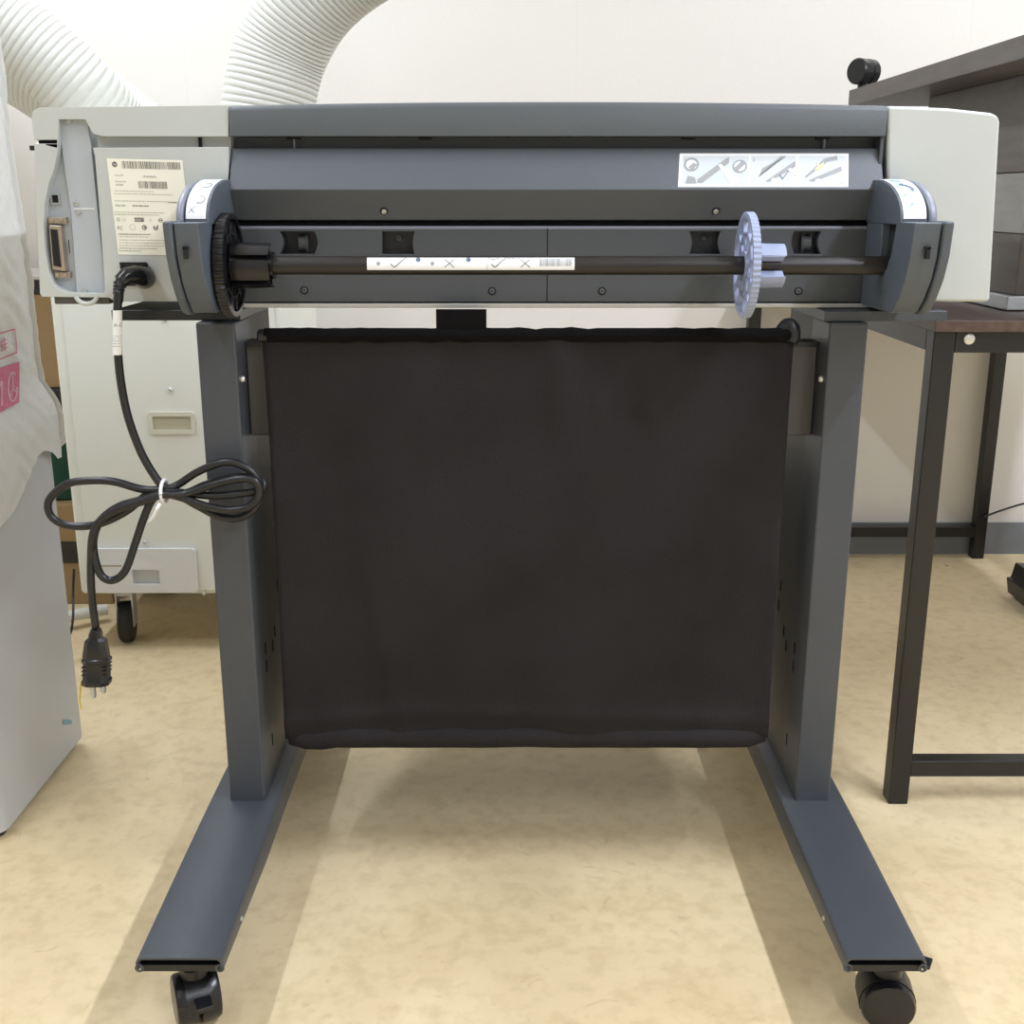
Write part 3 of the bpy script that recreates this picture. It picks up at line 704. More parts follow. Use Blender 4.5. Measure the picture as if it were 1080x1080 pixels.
# ================================================================== STAND
st = thing('printer_stand', 'dark grey steel plotter stand with two legs on long splayed feet with casters', 'stand', (0, 1.45, 0))
def side(xi, xo, fxi, fxo, s):
    """xi/xo inner and outer face of the column, s=+1 right"""
    lo, hi = min(xi, xo), max(xi, xo)
    col = MB().box(lo, hi, 1.368, 1.45, .118, .7575).build('column', M_stand, st, bevel=.003, seg=3)
    c2 = xi+s*.002; a, b = min(c2, xo-s*.004), max(c2, xo-s*.004)
    MB().box(a, b, 1.4515, 1.575, .12, .7575).build('rear_panel', M_stand2, col, bevel=.002)
    bolt('bolt', (xi, 1.386, .687), (-s, 0, 0), .0042, col, M_screw, .004)
    # slots punched in the inner face
    for k, (y, z) in enumerate(((1.425, .318), (1.425, .292), (1.432, .18))):
        mb = MB(); mb.box(xi-.0006, xi+.0006, y-.002, y+.002, z-.008, z+.008); mb.build('slot', M_hole, col)
    for k, (y, z) in enumerate(((1.478, .30), (1.496, .315), (1.53, .37), (1.535, .34))):
        mb = MB(); mb.box(c2-.0006, c2+.0006, y-.0025, y+.0025, z-.008, z+.008); mb.build('slot', M_hole, col)
    # foot: channel with rounded shoulders, bowed slightly upward under the column
    f0, f1 = min(fxi, fxo), max(fxi, fxo); ys = [1.055+(1.93-1.055)*k/20 for k in range(21)]
    def ztop(y): t = (y-1.055)/(1.93-1.055); return .1105+.0125*math.sin(PI*t)
    sec = [(0, -.030), (0, -.006), (.0018, -.0018), (.006, 0), (-.006, 0), (-.0018, -.0018), (-0, -.006), (-0, -.030)]
    def section(y):
        z = ztop(y); L = []; hh = -(.0155+.017*min(1, (y-1.055)/.22))
        for dx, dz in ((0, hh), (0, -.006), (.0018, -.0018), (.006, 0)): L.append((f0+dx, y, z+dz))
        for dx, dz in ((.006, 0), (.0018, -.0018), (0, -.006), (0, hh)): L.append((f1-dx, y, z+dz))
        for dx, dz in ((.0025, hh), (.0025, -.006), (.006, -.0025)): L.append((f1-dx, y, z+dz))
        for dx, dz in ((.006, -.0025), (.0025, -.006), (.0025, hh)): L.append((f0+dx, y, z+dz))
        return L
    vs = []; n = 14
    for y in ys: vs += section(y)
    fs = [tuple(range(n)), tuple(range(len(vs)-1, len(vs)-n-1, -1))]
    for i in range(20):
        for k in range(n): fs.append((i*n+k, i*n+(k+1) % n, (i+1)*n+(k+1) % n, (i+1)*n+k))
    mb = MB(); mb.add(vs, fs)
    # rolled curls at the open end
    for x in (f0+.0035, f1-.0035): mb.tube([(x+.0040*math.cos(a), 1.0555, .0975+.0040*math.sin(a)) for a in [2*PI*q/12 for q in range(13)]], .0012, 6, False)
    ft = mb.build('foot', M_stand, st, ang=30)
    MB().box(f0+.003, f1-.003, 1.06, 1.86, .090, .098).build('caster_shade_plate', M_black, ft)  # added black closing plate above the casters, imitates shade inside the channel
    bolt('bolt', (fxi, 1.14, ztop(1.14)-.014), (-s, 0, 0), .003, ft, M_screw, .002)
    return col
side(-.331, -.378, -.3125, -.4065, -1)
side(.3795, .4255, .3600, .4480, 1)
def caster(x, y, ang, R_=.030, wid=.020, top=.0895, parent=None, mat_=None):
    """twin wheel furniture caster, ang = direction of the wheel axle"""
    d = Vector((math.cos(ang), math.sin(ang), 0)); f = Vector((-d.y, d.x, 0)); c = Vector((x, y, R_))
    mb = MB()
    # hood: half shell between and over the wheels
    n = 14; vs = []; rr = R_*1.04
    for s_ in (-1, 1):
        for q in (rr, rr*.86):
            for k in range(n+1):
                a = math.radians(-5)+math.radians(205)*k/n; vs.append(c+d*(s_*wid*.62)+f*(q*math.cos(a))+Vector((0, 0, q*math.sin(a))))
    m_ = n+1; fs = []
    for k in range(n):
        fs += [(k, k+1, 2*m_+k+1, 2*m_+k), (m_+k, 3*m_+k, 3*m_+k+1, m_+k+1), (k, m_+k, m_+k+1, k+1), (2*m_+k, 2*m_+k+1, 3*m_+k+1, 3*m_+k)]
    fs += [(0, 2*m_, 3*m_, m_), (n, m_+n, 3*m_+n, 2*m_+n)]
    mb.add(vs, fs)
    mb.cyl(c-d*wid*.9+Vector((0, 0, 0)), c+d*wid*.9, .004, 12)
    mb.cyl((x, y, R_+.018), (x, y, top), .010, 16)
    mb.cyl((x, y, R_*2+.001), (x, y, R_*2+.012), .016, 20)
    o = mb.build('caster', mat_ or M_black, parent)
    for s_ in (-1, 1):
        w_ = MB(); w_.lathe(c+d*s_*wid*.12, d*s_, [(0, R_*.93), (0, R_*.985), (.001, R_), (wid*.8, R_), (wid*.97, R_*.93), (wid, R_*.84), (wid*.98, R_*.3), (wid*.98, .001)], 36)
        w_.build('wheel', M_blackg, o)
    return o
def brake(o, pos, yaw):
    mb = MB(); M = Matrix.Translation(pos) @ Matrix.Rotation(yaw, 4, 'Z')
    mb.box(-.009, .009, -.014, .006, -.002, .002, M); mb.box(-.003, .003, -.004, .004, -.012, 0, M); mb.build('brake_lever', M_black, o, bevel=.001)
c_ = caster(-.358, 1.098, math.radians(205), .0295, .022, .0895, st)
brake(c_, Vector((-.341, 1.068, .045)), math.radians(25))
c_ = caster(.423, 1.098, math.radians(262), .0300, .023, .0895, st)
brake(c_, Vector((.452, 1.088, .083)), math.radians(60))
caster(-.36, 1.885, math.radians(190), .0295, .022, .0895, st); caster(.404, 1.885, math.radians(170), .0295, .022, .0895, st)
# beams
zb_t, zb_b = P(0, 364, 1.414).z, P(0, 459.5, 1.414).z
MB().box(-.3303, .3788, 1.414, 1.436, zb_b, zb_t).build('cross_beam', M_stand2, st, bevel=.002)
MB().box(-.3303, -.300, 1.411, 1.45, zb_t-.002, zb_t+.004).build('beam_lip', M_black, st); MB().box(.345, .3788, 1.411, 1.45, zb_t-.002, zb_t+.004).build('beam_lip', M_black, st)
a = P(116, 320, 1.385)
MB().box(a.x, -.328, 1.386, 1.60, .758, .7705).build('mounting_plate', M_black, st, bevel=.001)
MB().box(.374, .521, 1.375, 1.60, .758, .7705).build('mounting_plate', M_stand, st, bevel=.001)
# ================================================================== PAPER BIN
bn = thing('paper_bin', 'black fabric media bin hanging between the two legs of the plotter stand', 'fabric bin', (0.02, 1.4, .187))
YF = 1.388
def sheet_fn(u, v):
    xt = -.3035+(.3425+.3035)*u
    inset = .0045*math.sin(PI*v)*(1 if u < .5 else -1)*(abs(u-.5)*2)**6
    z = .742-(.742-.203)*v
    fold = .004*noise.noise(Vector((u*3.2, v*2.6, 3)))+.0022*noise.noise(Vector((u*9, v*5, 1)))
    pinch = .007*math.exp(-((u-.56)/.03)**2)*math.exp(-((v-.1)/.14)**2)-.006*math.exp(-((u-.705)/.018)**2-((v-.19)/.035)**2)+.004*math.exp(-((u-.64)/.012)**2-((v-.17)/.03)**2)
    diag = .0035*math.exp(-((u-.12-.12*v)/.02)**2)*v + .003*math.exp(-((v-.93-.1*(u-.5)**2)/.02)**2)
    sag = .012*math.sin(PI*v)
    return Vector((xt+inset, YF+fold*1.5-pinch-diag-sag, z+.003*math.sin(u*7)*v))
mb = MB(); mb.grid(sheet_fn, 90, 80)
fs_ = mb.build('front_sheet', M_fab, bn, solid=.0016, ang=180, recalc=False)
# bottom hem: rolled fabric
pts = [Vector((-.300+(.340+.300)*k/30, YF+.010+.001*noise.noise(Vector((k*.4, 0, 0))), .203+.0015*noise.noise(Vector((k*.3, 5, 0)))-(.004 if k < 3 else 0))) for k in range(31)]
MB().tube(pts, lambda t: .0165*(min(1, .55+12*min(t, 1-t))), 18).build('bottom_hem', M_fab, bn, ang=180)
# top: fabric rolled on a rod, with lumpy edge
pts = [Vector((-.300+(.337+.300)*k/60, YF, .7405+.0015*noise.noise(Vector((k*.5, 9, 0))))) for k in range(61)]
MB().tube(pts, lambda t: .0085+.0015*noise.noise(Vector((t*30, 2, 2))), 14).build('top_hem', M_fabd, bn, ang=180)
MB().lathe((-.3085, YF, .7395), (1, 0, 0), [(0, .006), (.002, .0085), (.012, .0085)], 18).build('rod_end', M_black, bn)
mb = MB(); mb.tube(catmull([(.326, YF+.004, .744), (.334, YF+.004, .7515), (.3395, YF+.002, .7485), (.341, YF, .739), (.339, YF-.002, .731)], 6), lambda t: .0075+.002*math.sin(PI*t), 16); mb.build('rod_end', M_black, bn)
# centre strap up to the printer
a = P(460, 330, YF); b = P(513, 330, YF)
MB().box(a.x, b.x, YF-.004, YF+.004, .742, .7712).build('centre_strap', M_fabd, bn)
# back of the bin: the sheet runs on from the hem to the wall side
def back_fn(u, v):
    x = -.298+(.338+.298)*u; a = v
    y = YF+.02+(1.93-YF-.02)*a; z = .188-.03*math.sin(PI*min(1, a*1.6))+.40*max(0, a-.2)**1.6
    return Vector((x, y, z))
MB().grid(back_fn, 20, 24).build('back_sheet', M_fab, bn, solid=.0016, ang=180, recalc=False)
z_e = back_fn(.5, 1).z
MB().cyl((-.30, 1.93, z_e), (.34, 1.93, z_e), .009, 16).build('back_rod', M_black, bn)
# support tube seen past the right edge
mb = MB(); mb.tube([P(836, 541, 1.60)+Vector((.002, 0, 0)), P(829, 572, 1.60), P(815, 640, 1.60)], .0075, 16, False); mb.tube([P(836, 541, 1.60)+Vector((.002, 0, 0)), P(829, 572, 1.60), P(815, 640, 1.60)], .0058, 16, True)
mb.build('support_tube', M_black, bn)

# ================================================================== POWER CORD
YC = 1.335
pc = thing('power_cord', 'black power cord plugged into the plotter, coiled and tied, plug hanging free', 'power cord', (-.42, YC, .29))
# connector in the inlet
mb = MB(); a = P(130, 283, 1.375)
mb.tube([P(152, 293, YB-.003), P(151, 292, YB-.02), P(143, 290, YB-.036), P(133, 291, YB-.044), P(127, 297, YB-.048)], lambda t: .0135-.0050*t, 16)
mb.box(P(137, 290, YB-.02).x, P(155, 290, YB-.02).x, YB-.022, YB-.003, P(0, 299.5, YB-.015).z, P(0, 282, YB-.015).z)
con = mb.build('connector', M_blackg, pc)
mb = MB()
for k in range(4): 
    p = P(127-.8*k, 297+3.6*k, YB-.048-.003*k); mb.cyl(p, p+Vector((-.0003, 0, -.0028)), .0078-.0006*k, 14)
mb.tube([P(127, 295, YB-.048), P(124.5, 318, YB-.06)], .0056, 12); mb.build('strain_relief', M_black, con)
raw = [(125.5, 306, 0), (124, 325, 0), (124, 350, 0), (125, 380, 0), (129, 412, 0), (136, 443, 0), (147, 473, 0), (158, 494, 0), (172, 513, 0),
       (190, 523, -1), (213, 536, -1), (232, 545, -1), (253, 546, -1), (270, 534, -1), (275, 514, -1), (267, 499, -1), (250, 489, -1), (233, 488, -1), (208, 498, -1), (188, 511, -1),
       (173, 516, 0), (150, 516, 0), (120, 508, 0), (93, 507, 0), (70, 511, 0), (52, 527, 0), (53, 543, 0), (67, 553, 0), (90, 555, 0), (112, 550, 0), (135, 538, -1), (155, 522, -1),
       (173, 517, -1), (195, 520, -2), (215, 512, -2), (240, 505, -2), (260, 503, -2), (277, 508, -2), (274, 517, -1), (250, 521, 0), (225, 523, 0), (195, 520, 0),
       (172, 519, 1), (160, 528, 1), (151, 548, 1), (142, 575, 1), (132, 602, 1), (119, 612, 1), (107, 607, 1), (100, 588, 1), (99, 567, 1), (107, 548, 1), (126, 534, 1), (150, 527, 1),
       (172, 521, 1), (195, 526, 1), (215, 533, 1), (240, 538, 1), (261, 535, 1), (273, 523, 1), (270, 508, 1), (252, 505, 1), (226, 511, 1), (195, 521, 1), (172, 522, 2),
       (150, 529, 2), (125, 537, 2), (107, 548, 2), (98, 564, 2), (96, 590, 1), (96, 615, 1), (98, 640, 0), (101, 662, 0)]
pth = [P(x, y, YC-.006*q) for x, y, q in raw]
MB().tube(catmull(pth, 6), .0049, 10).build('cable', M_black, pc, ang=180)
S = Sheet(lambda u, v, h: (lambda c, a: Vector((c.x+(.0052+h)*math.sin(a), c.y-(.0052+h)*math.cos(a), c.z)))(P(124, 374-47*v/.052, YC), (u/.0052)-1.45), .0151, .052, [M_white, M_inkg, M_ink]).base(10, 6)
for v in (.010, .013, .016, .019, .022): S.smear(.003, .0135, v, 1, .0006, int(v*1000))
S.text('A-C', .005, .033, .006, 1); S.rect(.003, .013, .042, .0425, 1)
S.build('cord_label', pc)
# tie
c = P(173.5, 518, YC); mb = MB()
mb.tube([c+Vector((.002*math.sin(a)*0, -.016*math.cos(a), .0135*math.sin(a))) for a in [2*PI*k/20 for k in range(21)]], .0022, 8, False)
mb.tube([c+Vector((-.001, -.018, -.011)), c+Vector((-.004, -.022, -.016)), c+Vector((-.009, -.02, -.025)), c+Vector((-.016, -.018, -.033))], lambda t: .0024-.0008*t, 8)
mb.build('cable_tie', M_tie, pc)
# wall plug
def ring_at(p, wx, wy): return [(p.x+wx*sx_, p.y+wy*sy_, p.z) for sx_, sy_ in ((-1, -.55), (-.55, -1), (.55, -1), (1, -.55), (1, .55), (.55, 1), (-.55, 1), (-1, .55))]
secs = [(101, 663, .0055, .0055), (101, 668, .0075, .007), (100.8, 672, .008, .007), (101, 675, .0125, .009), (101.5, 690, .0155, .0105), (101.8, 693, .0155, .0105), (102, 694, .0172, .012), (102, 697, .0172, .012), (102, 698, .0155, .011), (102, 715, .0158, .0115), (102, 717, .0175, .0125), (102, 721, .017, .012)]
vs = []; 
for x, y, wx, wy in secs: vs += ring_at(P(x, y, YC), wx, wy)
fs = [tuple(range(8)), tuple(range(len(vs)-1, len(vs)-9, -1))]
for i in range(len(secs)-1):
    for k in range(8): fs.append((i*8+k, i*8+(k+1) % 8, (i+1)*8+(k+1) % 8, (i+1)*8+k))
mb = MB(); mb.add(vs, fs)
for y in (701, 705, 709): p = P(102, y, YC); mb.box(p.x-.0157, p.x+.0157, p.y-.0112, p.y+.0112, p.z-.0006, p.z+.0006)
pl = mb.build('wall_plug', M_blackg, pc, ang=30)
for x, l in ((97.5, 15), (108.5, 10)):
    p = P(x, 721, YC); q = P(x, 721+l, YC); MB().lathe(p, (0, 0, -1), [(-.002, .0034), (p.z-q.z-.003, .0034), (p.z-q.z, .002)], 14).build('prong', M_steel, pl)
pts = catmull([P(90, 715, YC), P(86, 719, YC), P(84.5, 730, YC), P(84, 740, YC), P(86, 748, YC)], 6)
MB().tube(pts, .0011, 8).build('ground_wire', M_ground, pc)

# ================================================================== SPOT COOLER behind
XL, XR, YA, YE = -.884, -.445, 2.20, 2.62; ZT = 1.00; ZB_ = .118
sc = thing('portable_air_conditioner', 'cream portable spot cooler cabinet on casters with ribbed ducts, behind the plotter', 'air conditioner', ((XL+XR)/2, 2.4, 0))
mb = MB(); mb.box(XL, XR, YA+.004, YE, ZB_, ZT); cab = mb.build('cabinet', M_cab, sc, bevel=.008, seg=3)
xs = P(66, 340, YA).x
mb = MB(); mb.box(xs+.002, XR-.01, YA-.001, YA+.004, ZB_+.01, ZT-.02); fp = mb.build('front_panel', M_cab, sc, bevel=.0015)
def rrect(x0, x1, z0, z1, r, n=5):
    L = []
    for cx, cz, a0 in ((x1-r, z1-r, 0), (x0+r, z1-r, PI/2), (x0+r, z0+r, PI), (x1-r, z0+r, PI*1.5)):
        for k in range(n+1): a = a0+PI/2*k/n; L.append((cx+r*math.cos(a), cz+r*math.sin(a)))
    return L
a = P(155.5, 434.5, YA-.005); b = P(206.5, 458, YA-.005)
mb = MB(); mb.holes_y(rrect(a.x, b.x, b.z, a.z, .006), [rrect(a.x+.008, b.x-.008, b.z+.008, a.z-.009, .003)], YA-.005, YA-.001)
hd = mb.build('recessed_handle', M_cabd, sc, bevel=.001)
cx0, cx1, cz0, cz1 = a.x+.008, b.x-.008, b.z+.008, a.z-.009
mb = MB(); mb.prism_x([(YA-.0012, cz0), (YA-.0012, cz1), (YA-.0008, cz1), (YA-.0008, cz0)], cx0, cx1); mb.build('handle_recess', M_recess, hd)
for px, py in ((174, 337), (180, 411), (153, 572), (215, 625.5), (95.5, 622), (101, 622)): bolt('screw', P(px, py, YA-.002), (0, -1, 0), .0042 if px > 110 else .003, sc, M_screw if px > 110 else M_black, .004, False)
a = P(93, 578, YA-.006); b = P(210, 626, YA-.006)
w0, w1 = P(140, 600, YA-.006), P(170, 615.5, YA-.006)
mb = MB(); mb.holes_y(rrect(a.x, b.x, b.z+.004, a.z, .008), [rrect(w0.x, w1.x, w1.z, w0.z, .004)], YA-.012, YA-.002); tk = mb.build('drain_tank_cover', M_tank, sc, bevel=.004, seg=3)
mb = MB(); mb.box(w0.x-.002, w1.x+.002, YA-.0035, YA-.002, w1.z-.002, w0.z+.002); mb.build('finger_recess', M_tankr, tk)
mb = MB(); q0, q1 = P(97, 596.5, YA-.013), P(128, 597.5, YA-.013); mb.box(q0.x, q1.x, YA-.0125, YA-.0115, q1.z, q0.z); mb.build('cover_seam', M_card, tk)
def big_caster(x, y, yaw):
    o = MB(); d = Vector((math.cos(yaw), math.sin(yaw), 0))
    o.box(x-.03, x+.03, y-.03, y+.03, ZB_-.004, ZB_); 
    M = Matrix.Translation((x, y, 0)) @ Matrix.Rotation(yaw, 4, 'Z')
    for s_ in (-1, 1): o.box(s_*.016-.0015, s_*.016+.0015, -.018, .022, .035, ZB_-.003, M)
    o.box(-.017, .017, -.012, .018, ZB_-.016, ZB_-.004, M)
    c = o.build('caster', M_steel, sc)
    w_ = MB(); cc = M @ Vector((0, -.004, .0435)); w_.lathe(cc-d*.013, d, [(0, .030), (0, .04), (.004, .0435), (.022, .0435), (.026, .04), (.026, .03)], 32); w_.build('wheel', M_tyre, c)
big_caster(-.81, 2.25, math.radians(8)); big_caster(-.51, 2.25, math.radians(-5)); big_caster(-.81, 2.56, 0.3); big_caster(-.51, 2.56, -.2)
def duct(path, R_, pitch, name, amp=.0019):
    pts = catmull(path, 60); L = [0]
    for p, q in zip(pts, pts[1:]): L.append(L[-1]+(q-p).length)
    tot = L[-1]; n = int(tot/pitch)*8; out = []; j = 0
    for i in range(n+1):
        s_ = tot*i/n
        while j < len(L)-2 and L[j+1] < s_: j += 1
        t = (s_-L[j])/max(1e-9, L[j+1]-L[j]); out.append(pts[j].lerp(pts[j+1], min(1, t)))
    mb = MB(); mb.tube(out, lambda t: R_-amp*abs(math.cos(PI*t*tot/pitch))**7, 44, True)
    return mb.build(name, M_duct, sc, ang=80)
duct([P(-140, -75, 2.3), P(-55, -15, 2.3), P(20, 38, 2.32), P(82, 92, 2.35), P(118, 132, 2.40), P(152, 172, 2.42)], .073, .0125, 'cold_air_duct', .003)
duct([P(-100, 5, 2.62), P(-35, 36, 2.60), P(30, 70, 2.57), P(98, 115, 2.54), P(145, 150, 2.5), P(190, 182, 2.5)], .090, .0130, 'cold_air_duct', .003)
duct([(-.515, 2.32, 1.0), P(278, 150, 2.32), P(285, 100, 2.32), P(298, 50, 2.32), P(328, -2, 2.3), P(378, -45, 2.28), P(450, -80, 2.25)], .088, .0110, 'exhaust_duct', .0024)
# pipe & wire near its wheel
a, b = P(66, 648, 2.25), P(112, 641, 2.36)
tag(MB().cyl(P(66, 651, 2.30), P(112, 643, 2.36), .0125, 18).build('drain_pipe', M_pipe), 'short white plastic pipe lying near the spot cooler caster', 'pipe')
mbt = MB().tube(catmull([P(78, 600, 2.20), P(77, 625, 2.19), P(77, 650, 2.15), P(74, 668, 2.13), P(66, 680, 2.12)], 6), .0028, 8)
tag(mbt.build('thin_cable', M_black), 'thin black wire trailing down beside the cream cooler cabinet', 'cable')

# ================================================================== STACK of boxes left behind
def zat(py, Y): return P(0, py, Y).z
YK = 2.5
bx = thing('storage_box', 'brown box with black band and grey lid standing behind the bagged cabinet', 'box', (-1.12, 2.6, .517))
zc0, zc1, zc2, zc3 = zat(409, YK), zat(310, YK), zat(297, YK), zat(295, YK)
mb = MB(); mb.box(-1.35, -.915, YK, YK+.28, zc0, zc1); mb.build('box_body', M_card, bx, bevel=.003)
mb = MB(); mb.box(-1.352, -.913, YK-.002, YK+.282, zc1, zc3); mb.build('box_band', M_black, bx)
mb = MB(); mb.box(-1.355, -.91, YK-.004, YK+.284, zc3, zc3+.008); mb.build('lid', M_lid, bx, bevel=.002)
zk = zat(445, YK)
cr = MB(); cr.box(-1.35, -.905, YK-.01, YK+.27, zk, zc0-.001); cr.box(-1.36, -.9, YK-.02, YK+.28, zk+.008, zk+.016)
tag(cr.build('crate', M_black, bevel=.004), 'black crate under the brown box beside the cream cooler', 'crate')
# green cloth bag
def gfn(u, v):
    a = 2*PI*u; z = .03+(zk-.032)*v+.0
    rx = .20+.012*math.sin(3*a+v*5); ry = .12+.01*math.sin(5*a)
    return Vector((-1.105+rx*math.cos(a)*(1-.15*max(0, v-.8)), YK+.12+ry*math.sin(a), z+.21*(1-v)*1))
mb = MB(); mb.grid(gfn, 40, 16); n0 = len(mb.v); 
mb.add([gfn(i/40, 1) for i in range(40)], [tuple(range(40))])
tag(mb.build('cloth_bag', M_green, ang=180), 'dark green cloth bag squashed under the black crate', 'bag')
bb = thing('cardboard_box', 'brown cardboard box with a black strap on the floor beside the cooler', 'box', (-1.12, 2.6, 0))
MB().box(-1.34, -.918, YK-.03, YK+.26, .0, .236).build('box_body', M_card, bb, bevel=.003)
MB().box(-1.343, -.915, YK-.033, YK+.263, .10, .15).build('strap', M_black, bb)

# ================================================================== SILVER CABINET with plastic bag (left front)
fr = thing('silver_cabinet', 'pale silver-grey upright appliance at the left edge, its top covered by a plastic bag', 'appliance', (-.95, 1.6, 0))
FX, FY0, FY1, FZ = -.735, 1.462, 1.775, .535; BZ = 1.13
mb = MB(); pf = [(-1.2, FY0), (FX-.02, FY0)]+[(FX-.02+.02*math.sin(a), FY0+.02-.02*math.cos(a)) for a in [PI/2*k/6 for k in range(1, 7)]]+[(FX, FY1), (-1.2, FY1)]
mb.prism_z(pf, .012, FZ); mb.build('cabinet_body', M_fridge, fr, bevel=.002)
for x, y in ((-.76, 1.49), (-.76, 1.75), (-1.17, 1.49), (-1.17, 1.75)): MB().cyl((x, y, 0), (x, y, .013), .015, 16).build('foot', M_black, fr)
a = XP(66, 759, FX+.0004); b = XP(76, 766, FX+.0004)
MB().add([(FX+.0008, a.y, a.z), (FX+.0008, b.y, b.z+.012), (FX+.0008, b.y, b.z+.004), (FX+.0008, a.y, a.z-.009)], [(0, 1, 2, 3)]).build('blue_sticker', M_pap, fr, smooth=False, recalc=False)
# polythene bag draped over it: strip along the front, round the corner and along the side
BX = -.7575
base_path = [(-1.21, FY0-.008), (-1.0, FY0-.010), (BX-.03, FY0-.010), (BX+.002, FY0-.002), (BX+.009, FY0+.03), (BX+.010, 1.6), (BX+.010, 1.70), (BX+.009, FY1-.01), (BX+.003, FY1+.006), (BX-.03, FY1+.012), (-1.21, FY1+.012)]
bp_ = catmull([(x, y, 0) for x, y in base_path], 10); NB = len(bp_)-1
def sm(a, b, x): t = max(0, min(1, (x-a)/(b-a))); return t*t*(3-2*t)
def bagfn(u, v):
    i = u*NB; k = min(NB-1, int(i)); p = bp_[k].lerp(bp_[k+1], i-k)
    zbot = .512-.055*sm(1.75, 1.5, p.y)+.012*math.sin(u*23)+.01*noise.noise(Vector((u*9, 0, 0)))
    z = BZ-(BZ-zbot)*v
    c = Vector((-.97, 1.62)); d = Vector((p.x, p.y))-c
    out = Vector((.0 if abs(d.x) < .2 else (1 if d.x > 0 else -1), -.6 if p.y < FY0+.01 else (.6 if p.y > FY1 else 0)))
    belly = .021*(1-sm(.50, .63, z))+.012*math.exp(-((z-.575)/.04)**2)*sm(1.5, 1.78, p.y)-.003*sm(.8, 1.1, z)
    wr = .005*noise.noise(Vector((p.y*9+p.x*5, z*6, 2)))+.0045*abs(noise.noise(Vector((p.y*22+z*26, z*4-p.y*14, 7))))
    q = Vector((p.x, p.y))+out*(belly+wr+.001)
    return Vector((q.x, q.y, z))
mb = MB(); mb.grid(bagfn, 150, 110)
top = [bagfn(i/60, 0) for i in range(61)]; cc = sum(top, Vector())/61+Vector((0, 0, .012))
for a_, b_ in zip(top, top[1:]): mb.add([a_, b_, cc], [(0, 1, 2)])
pb = thing('plastic_bag', 'milky plastic carrier bag with pink print on top of the silver appliance', 'plastic bag', (-.95, 1.6, .5))
mb.build('bag_film', M_poly, pb, ang=180, recalc=False)
# pink print on the side face
def bag_x(y, z):
    belly = .021*(1-sm(.50, .63, z))+.012*math.exp(-((z-.575)/.04)**2)*sm(1.5, 1.78, y)-.003*sm(.8, 1.1, z); x0 = BX+.010
    wr = .005*noise.noise(Vector((y*9+x0*5, z*6, 2)))+.0045*abs(noise.noise(Vector((y*22+z*26, z*4-y*14, 7))))
    return x0+belly+wr+.001
def side_uv(px, py, h=.0):
    X = -.745
    for _ in range(6): p = XP(px, py, X); X = bag_x(p.y, p.z)+.0022+h
    return XP(px, py, X)
def ppoly(mb, pts, h=0): mb.add([side_uv(x, y, h) for x, y in pts], [tuple(range(len(pts)))])
def pline(mb, pts, w, h=.0):
    for (a0, b0), (c0, d0) in zip(pts, pts[1:]):
        L = math.hypot(c0-a0, d0-b0) or 1; nx, ny = -(d0-b0)/L*w/2, (c0-a0)/L*w/2; K = max(1, int(L/4))
        for k in range(K):
            a, b = a0+(c0-a0)*k/K, b0+(d0-b0)*k/K; c, d = a0+(c0-a0)*(k+1)/K, b0+(d0-b0)*(k+1)/K
            ppoly(mb, [(a+nx, b+ny), (c+nx, d+ny), (c-nx, d-ny), (a-nx, b-ny)], h)
mb = MB(); mb.cur = 0
pline(mb, [(-14, 356), (15.5, 347)], 1.4); pline(mb, [(15.8, 347), (18, 371)], 1.0); pline(mb, [(-12, 384), (18.2, 371.5)], 1.4)
for i in range(10):
    for j in range(12):
        f = lambda a, b: (-14+(20.6+14)*a, (393+(443-393)*b)*(1-a)+(381.5+(424-381.5)*b)*a)
        ppoly(mb, [f(i/10, j/12), f((i+1)/10, j/12), f((i+1)/10, (j+1)/12), f(i/10, (j+1)/12)])
for s_ in (((1, 361), (7, 358)), ((0, 366), (8, 362)), ((4, 356), (6, 370)), ((1, 371), (8, 366)), ((1, 361), (2, 371))): pline(mb, list(s_), 1.1)
mb.cur = 1
pline(mb, [(13.5+4.8*math.cos(a), 408+15.5*math.sin(a)) for a in [2*PI*k/20 for k in range(18)]], 1.6, .0006)
pline(mb, [(13, 393), (14, 410), (10, 419)], 1.3, .0006); pline(mb, [(14, 410), (18, 415)], 1.3, .0006); pline(mb, [(-2, 412), (2, 402), (2, 428)], 1.6, .0006)
pline(mb, [(2, 356), (3, 356)], .5, .0006)
mb.build('pink_print', [M_pink, M_pinkw], pb, recalc=False, smooth=False)

# ================================================================== DESK (right)
DX, DXR, DY0, DY1 = .580, 1.222, 1.571, 2.84
dk = thing('desk', 'black steel-framed desk with a walnut-brown top, right of the plotter', 'desk', ((DX+DXR)/2, 2.2, 0))
MB().box(DX-.004, DXR+.004, DY0-.012, DY1+.004, .7245, .7405).build('desk_top', M_top, dk, bevel=.001)
L_ = .030
for x, y in ((DX, DY0), (DXR-L_, DY0), (DX, DY1-L_), (DXR-L_, DY1-L_)):
    MB().box(x, x+L_, y, y+L_, 0, .7240).build('leg', M_desk, dk, bevel=.0015)
MB().box(DX+L_, DXR-L_, DY0, DY0+L_, .695, .7240).build('front_rail', M_desk, dk, bevel=.001)
MB().box(DX+L_, DXR-L_, DY1-L_, DY1, .695, .7240).build('back_rail', M_desk, dk, bevel=.001)
MB().box(DX, DX+L_, DY0+L_, DY1-L_, .695, .7240).build('side_rail', M_desk, dk, bevel=.001)
MB().box(DXR-L_, DXR, DY0+L_, DY1-L_, .695, .7240).build('side_rail', M_desk, dk, bevel=.001)
MB().box(DX+L_, DXR-L_, DY0+.002, DY0+L_-.002, .046, .072).build('stretcher', M_desk, dk, bevel=.001)
